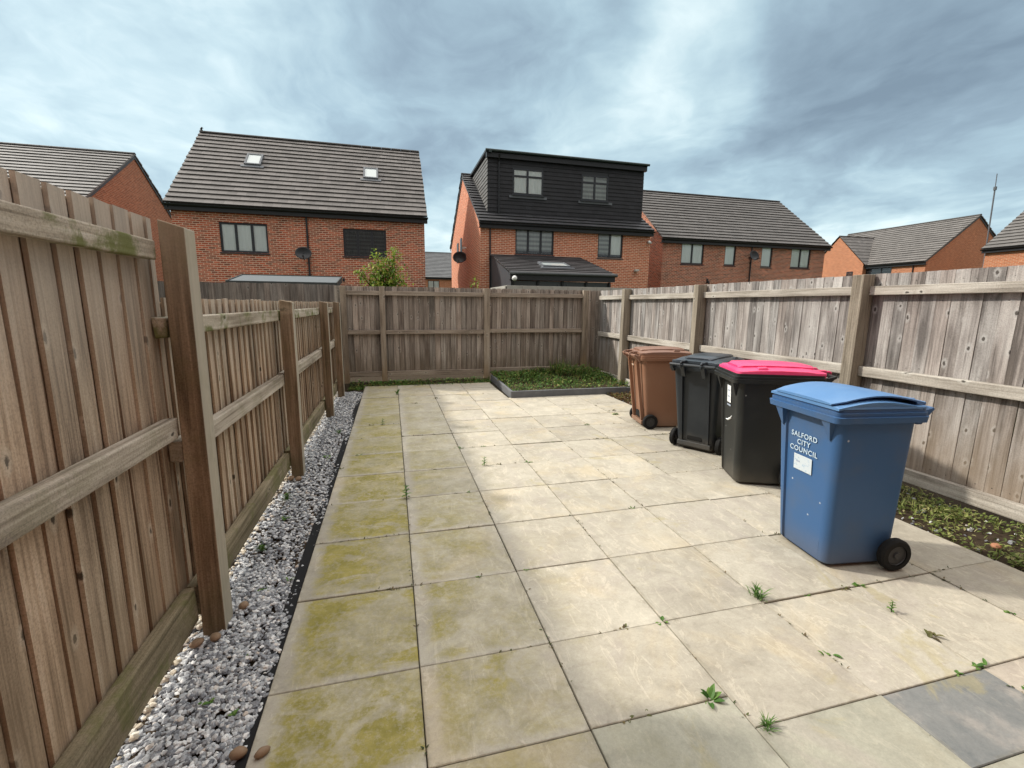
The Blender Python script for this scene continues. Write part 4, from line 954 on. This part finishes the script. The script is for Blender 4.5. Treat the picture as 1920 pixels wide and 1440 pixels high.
WEEDS=[('rosette',1.715,.150,.085,'bright green leafy rosette weed between the cream slab and the first grey slab'),
('tuft',2.405,.64,.135,'largest feathery weed tuft, growing in the paving in front of the blue bin'),
('small',1.795,.608,.085,'pointed-leaf weed at the slab corner left of the feathery tuft'),
('tuft',1.842,-.006,.085,'dark bushy weed at the notch in the paving near the bottom edge'),
('small',2.40,.225,.075,'weed with two broad leaves in the joint between the leafy rosette and the blue bin'),
('stem',3.004,.385,.085,'thin upright pale-leaved seedling in front of the blue bin wheel'),
('dry',3.0,.20,.08,'dry brownish straggling weed in the joint nearest the blue bin wheel, towards the camera'),
('small',3.005,.008,.07,'weed at the back corner of the slate-grey slab'),
('small',2.86,.006,.045,'tiny sprout on the back edge of the slate-grey slab'),
('small',3.05,-.12,.06,'weed sprout on the right side of the slate-grey slab'),
('small',3.05,.603,.07,'low weed under the front corner of the blue bin'),
('dry',2.95,.602,.05,'dry sprig in the joint just before the blue bin'),
('small',2.69,.602,.035,'tiny sprout in the joint between the feathery tuft and the blue bin'),
('small',3.60,.23,.06,'small weed in the joint at the right, level with the bin wheel'),
('dry',1.58,.605,.05,'small dark dry sprig in the joint left of the pointed-leaf weed'),
('dry',1.34,.148,.055,'rusty moss sprig along the front edge of the cream slab'),
('dry',1.44,.152,.05,'thin reddish seedling behind the rusty moss sprig'),
('dry',.478,1.20,.04,'tiny sprig in the joint of the greenest slab, nearest the gravel'),
('small',.974,1.19,.035,'tiny curled leaf sprig in the joint one slab right of the greenest slab'),
('small',1.255,1.198,.04,'little pair of sprigs at a slab crossing in mid patio'),
('stem',.598,2.40,.16,'tall sprig with several leaves at the second slab joint from the gravel, mid patio'),
('stem',1.362,3.004,.13,'yellow-green upright weed alone in the middle of the patio'),
('small',1.80,3.003,.08,'flat weed right of the yellow-green upright weed'),
('dry',1.51,3.003,.06,'small dark weed just right of the yellow-green upright weed'),
('small',1.11,2.402,.05,'small sprig at a crossing in front of the yellow-green weed'),
('small',.145,3.61,.075,'pale sprig near the gravel edge, mid patio'),
('dry',.03,3.21,.06,'dry stalk on the paving edge beside the gravel'),
('spike',.585,6.79,.20,'large spiky grass weed near the far end of the patio'),
('dry',.85,6.002,.09,'low weed in the second joint from the far end, left'),
('dry',1.202,6.34,.12,'trailing weed at the far end of the patio'),
('small',1.198,3.603,.08,'weed at a slab crossing behind the yellow-green weed'),
('small',2.31,1.802,.05,'small weed in the joint left of the pink-lidded bin'),
('small',3.0,4.225,.09,'weed in the joint in front of the brown bin'),
('dry',3.67,4.90,.11,'dark sprig near the brown bin wheel, behind it'),
('small',3.62,4.68,.12,'flat trailing weed beside the brown bin wheel'),
('dry',.23,4.80,.06,'dark sprig in a far left joint near the gravel'),
('stem',.375,4.80,.12,'thin seedling in a far left joint'),
('dry',.885,3.0,.06,'dark dry sprig left of the yellow-green weed'),
('small',1.47,3.602,.05,'tiny sprout in the joint behind the yellow-green weed'),
('small',2.27,3.602,.05,'tiny sprout in mid patio left of the black bin'),
('dry',2.23,4.20,.06,'dark sprig in mid patio left of the brown bin')]
for i,(k,x,y,s,l) in enumerate(WEEDS):
    weed(k if k!='dry' else 'small',x,y,s,l,LF_DRY if k=='dry' else LF_WEED,i)
for i,(x,y,s,l) in enumerate([(-.075,1.43,.05,'dark green sprig on the gravel edge beside the greenest slab'),(-.20,1.36,.05,'sprig growing through the gravel right of the tall post'),(-.31,1.80,.09,'grassy weed in the gravel just past the tall post'),
    (-.33,2.60,.11,'largest leafy weed in the gravel, before the second post'),(-.10,.535,.05,'small sprig in the near gravel beside the paving'),(-.27,2.25,.06,'low sprig in the gravel between the tall post and the second post'),(-.15,.85,.045,'small sprig in the gravel before the tall post'),(-.22,.62,.05,'sprig amid the near gravel at the bottom left'),
    (-.15,3.6,.09,'sprig in the gravel just beyond the second post'),(-.13,4.5,.10,'pale sprig in the far gravel before the third post'),(-.36,3.35,.07,'weed tucked behind the second post')]):
    weed('tuft' if i in(2,3,9) else 'small',x,y,s,l,LF_WEED,60+i,'weeds in the gravel strip')
# moss and crumbs of dead leaf caught in the joints
mb=MB(); rd=random.Random(21)
for k in range(1500):
    if rd.random()<.5: x=.6*rd.randint(1,6)+rd.gauss(0,.003); y=rd.uniform(-.3,7.6)
    else: y=.6*rd.randint(1,12)+rd.gauss(0,.003); x=rd.uniform(.02,4.1)
    if x>2.4 and y>6.1: continue
    if math.sin(x*5.1+y*3.7)+math.sin(y*8.3-x*2.9)<.55 and rd.random()<.85: continue
    for q in range(rd.randint(1,4)): leaf(mb,(x+rd.gauss(0,.006),y+rd.gauss(0,.006),-.003),rd.uniform(0,6.28),rd.uniform(.1,1.1),rd.uniform(.008,.022),rd.uniform(.004,.009),.5)
tag(mb.build('joint_moss',leafmat('moss_crumbs',[(0,(.03,.045,.015)),(.45,(.07,.09,.025)),(.7,(.12,.09,.045)),(1,(.16,.12,.06))],.1)),'dark moss and leaf crumbs caught in the paving joints','moss',kind='stuff')
# ground cover that nobody could count
def cover(name,n,area,hfun,size,mat,label,blades=.3,seed=3,dens=None):
    rd=random.Random(seed); mb=MB(); k=0
    while k<n:
        x,y=rd.uniform(area[0],area[1]),rd.uniform(area[2],area[3])
        if dens and rd.random()>dens(x,y): continue
        k+=1; h,z=hfun(x,y)
        if rd.random()<blades: leaf(mb,(x,y,z),rd.uniform(0,6.28),rd.uniform(.8,1.5),h*rd.uniform(.6,1.5),size*.16,.7)
        else: leaf(mb,(x,y,z+rd.uniform(0,h*.7)),rd.uniform(0,6.28),rd.uniform(-.2,.9),size*rd.uniform(.5,1.2),size*rd.uniform(.35,.6),.6)
    return tag(mb.build(name,mat),label,'weeds',kind='stuff')
def clump(x,y,a=3.1,b=2.3): return .5+.5*math.sin(x*a+1.3*math.sin(y*b))*math.sin(y*a*1.3+x)
cover('weed_patch',2600,(-.28,2.46,7.50,8.13),lambda x,y:(.02+.085*clump(x,y,4)**2,-.03+max(0,(y-7.74))*.13),.052,LF_BED,'low green weeds spreading along the foot of the far fence',.25,3,lambda x,y:(1 if y>7.72+.06*math.sin(x*9) or x<-.02 else (.5 if .9<x<2.0 and y>7.58 else .0))*(.10+.9*clump(x,y,3.7)**1.5))
cover('weed_bed',5200,(2.50,4.94,6.18,8.13),lambda x,y:(.05+.09*clump(x,y,4)*(.5+max(0,y-6.3)*.3)+(.16 if (x-4.2)**2+(y-7.85)**2<.2 else 0),.06+max(0,(y-6.9))*.06),.06,LF_BED,'mixed green and reddish weeds filling the raised corner bed',.38,4,lambda x,y:.12+.88*min(1,max(.0,(y-6.25)*.75))*(.3+.7*clump(x,y,4)))
cover('weed_strip',5200,(4.19,4.90,-.9,3.2),lambda x,y:(.035+.04*clump(x,y,6),-.018),.036,LF_STRIP,'straggling green weeds between the paving and the right fence',.35,5,lambda x,y:.12+.88*clump(x,y,6,4)**1.5)
cover('weed_strip',1300,(4.19,4.85,4.6,6.1),lambda x,y:(.05,-.01),.055,LF_RED,'reddish low weeds beside the raised bed and brown bin',.25,6,lambda x,y:1 if y>4.6+.3*math.sin(x*5) else .2)
cover('weed_overhang',420,(4.02,4.30,-.15,.36),lambda x,y:(.03,-.004),.05,LF_STRIP,'leafy weeds spilling over the paving edge at far right',.1,8,lambda x,y:1 if ((x-4.25)/.22)**2+((y-.1)/.25)**2<1 else 0)
m=MB(); V=[];F=[]; nx,ny=26,22
for j in range(ny+1):
    for i in range(nx+1):
        x=2.50+(4.95-2.50)*i/nx; y=6.17+(8.14-6.17)*j/ny; V.append((x,y,.055+max(0,y-6.9)*.06+.022*math.sin(x*7+y*5)*math.sin(y*9-x*3)+random.uniform(-.012,.012)))
for j in range(ny):
    for i in range(nx): a=j*(nx+1)+i; F.append((a,a+1,a+nx+2,a+nx+1))
m.mesh(V,F); tag(m.build('bed_soil',SOIL,smooth=True),kind='structure')
m=MB(); V=[];F=[]; nx,ny=30,8
for j in range(ny+1):
    for i in range(nx+1):
        x=-.55+(2.46+.55)*i/nx; y=7.60+(8.14-7.60)*j/ny; V.append((x,y,-.03+max(0,y-7.74)*.14+random.uniform(-.008,.012)*(y>7.7)))
for j in range(ny):
    for i in range(nx): a=j*(nx+1)+i; F.append((a,a+1,a+nx+2,a+nx+1))
m.mesh(V,F); tag(m.build('back_soil',SOIL,smooth=True),kind='structure')
# ------------------------------------------------------------------ small tree and sapling beyond the fence
def tree(label,x,y,limbs,n,size,seed,mat):
    t=thing('small_tree',label,'tree',(x,y,0),0); rd=random.Random(seed)
    tr=MB(); tr.tube([(0,0,0),(.03,.02,.9),(0,0,1.75),(.02,0,2.1)],[.045,.038,.028,.018],8); lf=MB()
    for (tx,ty,tz,k,sp) in limbs:
        p0=Vector((.01,0,1.45)); p1=Vector((tx,ty,tz)); mid=p0.lerp(p1,.5)+Vector((0,0,.08))
        tr.tube([p0,mid,p1],[.018,.012,.004],6)
        for i in range(int(k*1.9)):
            f=rd.random()**.8; q=(p0.lerp(mid,f*2) if f<.5 else mid.lerp(p1,f*2-1))
            q=q+Vector((rd.gauss(0,sp),rd.gauss(0,sp),rd.gauss(0,sp*.9))); leaf(lf,q,rd.uniform(0,6.28),rd.uniform(-.9,.6),size*rd.uniform(.7,1.3),size*.46,1.0,.3)
    tr.build('trunk',BARK,t); lf.build('crown',mat,t); return t
tree('small leafy yellow-green tree rising behind the far fence before the brick pair',.36,11,[(-.62,.0,2.36,90,.055),(-.30,.1,2.52,90,.08),(-.12,-.1,2.80,110,.08),(.10,.1,2.72,120,.10),(.33,0,2.90,120,.075),(.36,.1,2.55,110,.10),(.42,-.1,2.15,120,.12),(-.15,0,2.15,150,.14),(.15,.1,2.25,170,.14),(.55,0,2.0,50,.10)],0,.098,5,LF_TREE)
tree('slim yellowish sapling tip beside the left wall of the dormer house',3.0,13,[(-.05,0,2.18,16,.05),(.10,0,2.38,20,.05),(.03,0,2.02,14,.08)],0,.085,8,LF_TREE)
# ------------------------------------------------------------------ camera
cam=bpy.data.cameras.new('camera'); co=bpy.data.objects.new('camera',cam); COL.objects.link(co); S.camera=co
cam.sensor_fit='HORIZONTAL'; cam.sensor_width=36; cam.lens=853.364/1920*36; cam.clip_start=.02; cam.clip_end=2000
yaw,pit,rol=.257277,.172322,-.010323
f=Vector((math.sin(yaw)*math.cos(pit),math.cos(yaw)*math.cos(pit),-math.sin(pit))); rt=Vector((math.cos(yaw),-math.sin(yaw),0)); dn=f.cross(rt)
r2=rt*math.cos(rol)+dn*math.sin(rol); d2=-rt*math.sin(rol)+dn*math.cos(rol)
M=Matrix((r2,-d2,-f)).transposed().to_4x4(); M.translation=Vector((.53417,-1.1765,1.55348)); co.matrix_world=M
# ------------------------------------------------------------------ sun and sky
EL,AZ=37.5,-60.0           # sun: degrees above the horizon, degrees from +Y towards +X
sd=Vector((math.sin(R(AZ))*math.cos(R(EL)),math.cos(R(AZ))*math.cos(R(EL)),math.sin(R(EL))))
L=bpy.data.lights.new('sun','SUN'); L.energy=2.8; L.angle=R(2.6); L.color=(1,.93,.82)
lo=bpy.data.objects.new('sun',L); COL.objects.link(lo); lo.rotation_euler=(-sd).to_track_quat('-Z','Y').to_euler(); lo.location=sd*50
W=bpy.data.worlds.new('World'); S.world=W; W.use_nodes=True
class WT(NT):
    def __init__(s,w): s.t=w.node_tree; s.t.nodes.clear(); s.out=s.n('ShaderNodeOutputWorld')
w=WT(W)
sky=w.n('ShaderNodeTexSky'); sky.sky_type='NISHITA'; sky.sun_disc=False; sky.sun_elevation=R(EL); sky.sun_rotation=R(AZ)
g=w.coord('Generated'); d=w.vmath('NORMALIZE',g)
x,y,z=w.sep(d)
# cloud layer seen on a flat ceiling: direction divided by height
hz=w.math('MAXIMUM',w.math('ADD',z,.16),.05)
pl=w.comb(w.math('DIVIDE',x,hz),w.math('DIVIDE',y,hz),0)
warp=w.noise(pl,1.1,4,.55,col=True)
pw=w.vmath('ADD',pl,w.scale(w.vmath('SUBTRACT',warp,(.5,.5,.5)),.55))
rotp=w.map(pw,(1,.62,1),(0,0,0),(0,0,R(38)))
n1=w.noise(rotp,1.15,8,.55,.3); n2=w.noise(w.map(pw,(1,.8,1),(4,2,0),(0,0,R(38))),3.6,6,.58,.4)
n3=w.noise(w.map(pw,(1,.85,1),(9,5,0),(0,0,R(30))),1.7,4,.5,.6)
rim=w.math('SUBTRACT',w.math('POWER',w.math('SUBTRACT',1,w.math('ABSOLUTE',w.math('SUBTRACT',w.math('MULTIPLY',n3,2),1))),2.0),.72)
lum=w.math('ADD',w.math('ADD',w.math('MULTIPLY',rim,.20),w.math('MULTIPLY',w.math('SUBTRACT',n1,.5),1.3)),w.math('MULTIPLY',w.math('SUBTRACT',n2,.5),.55))
wd=w.vmath('NORMALIZE',w.vmath('ADD',d,w.scale(w.vmath('SUBTRACT',w.noise(d,3.2,5,.6,col=True),(.5,.5,.5)),.28)))
BLOBS=[(-0.377, 0.844, 0.382, 13.0, 0.24), (-0.467, 0.833, 0.297, 14.0, 0.08), (-0.317, 0.893, 0.319, 10.0, 0.18), (-0.018, 0.927, 0.375, 14.0, -0.2), (0.149, 0.89, 0.431, 10.0, -0.12), (0.215, 0.843, 0.492, 9.0, 0.16), (-0.082, 0.893, 0.442, 9.0, 0.1), (0.499, 0.752, 0.43, 9.0, 0.4), (0.389, 0.843, 0.371, 8.0, 0.22), (0.277, 0.91, 0.308, 7.0, 0.22), (0.613, 0.731, 0.3, 9.0, 0.05), (0.097, 0.984, 0.151, 7.0, 0.42), (0.58, 0.779, 0.24, 9.0, 0.26), (0.746, 0.644, 0.167, 9.0, 0.26), (0.645, 0.705, 0.295, 12.0, -0.22), (0.763, 0.546, 0.346, 16.0, -0.28), (0.807, 0.538, 0.241, 10.0, -0.1), (-0.437, 0.866, 0.243, 12.0, -0.14), (-0.147, 0.938, 0.313, 8.0, 0.06), (0.305, 0.848, 0.433, 9.0, -0.16), (0.85, 0.492, 0.188, 8.0, 0.18), (0.494, 0.797, 0.347, 6.0, -0.1)]
for (bx,by,bz,rad,amp) in BLOBS:
    dt=w.vmath('DOT_PRODUCT',wd,(bx,by,bz))
    lum=w.math('ADD',lum,w.smooth(dt,math.cos(R(rad*1.15)),1,0,amp*(.48 if amp>0 else .62)))
lum=w.math('ADD',lum,w.smooth(z,.28,.0,0,.16))
ccol=w.ramp(w.math('ADD',lum,.45),[(.0,(.165,.225,.28)),(.25,(.24,.325,.39)),(.45,(.33,.45,.515)),(.65,(.455,.59,.635)),(.85,(.64,.755,.77)),(1,(.80,.87,.865))])
# unseen sky shaped for fill light: whitened, brightened overhead, dimmed behind the viewer
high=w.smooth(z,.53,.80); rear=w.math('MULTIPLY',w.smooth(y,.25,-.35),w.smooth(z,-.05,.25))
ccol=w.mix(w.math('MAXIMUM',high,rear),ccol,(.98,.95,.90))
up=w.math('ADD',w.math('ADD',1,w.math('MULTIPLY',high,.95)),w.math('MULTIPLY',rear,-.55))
back=w.smooth(w.vmath('DOT_PRODUCT',d,tuple(sd)),.93,1,1,3.0)
bg1=w.n('ShaderNodeBackground'); w.set(bg1.inputs[0],sky.outputs[0]); bg1.inputs[1].default_value=.10
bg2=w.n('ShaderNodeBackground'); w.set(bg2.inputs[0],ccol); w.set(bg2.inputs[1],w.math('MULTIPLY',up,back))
mx=w.n('ShaderNodeMixShader'); mx.inputs[0].default_value=.88
w.t.links.new(bg1.outputs[0],mx.inputs[1]); w.t.links.new(bg2.outputs[0],mx.inputs[2]); w.t.links.new(mx.outputs[0],w.out.inputs[0])
W.cycles.sampling_method='MANUAL'; W.cycles.sample_map_resolution=512
S.view_settings.view_transform='Standard'; S.view_settings.look='None'; S.view_settings.exposure=.53; S.view_settings.gamma=1
S.cycles.max_bounces=6; S.cycles.transparent_max_bounces=12; S.cycles.use_adaptive_sampling=True; S.cycles.sample_clamp_indirect=6
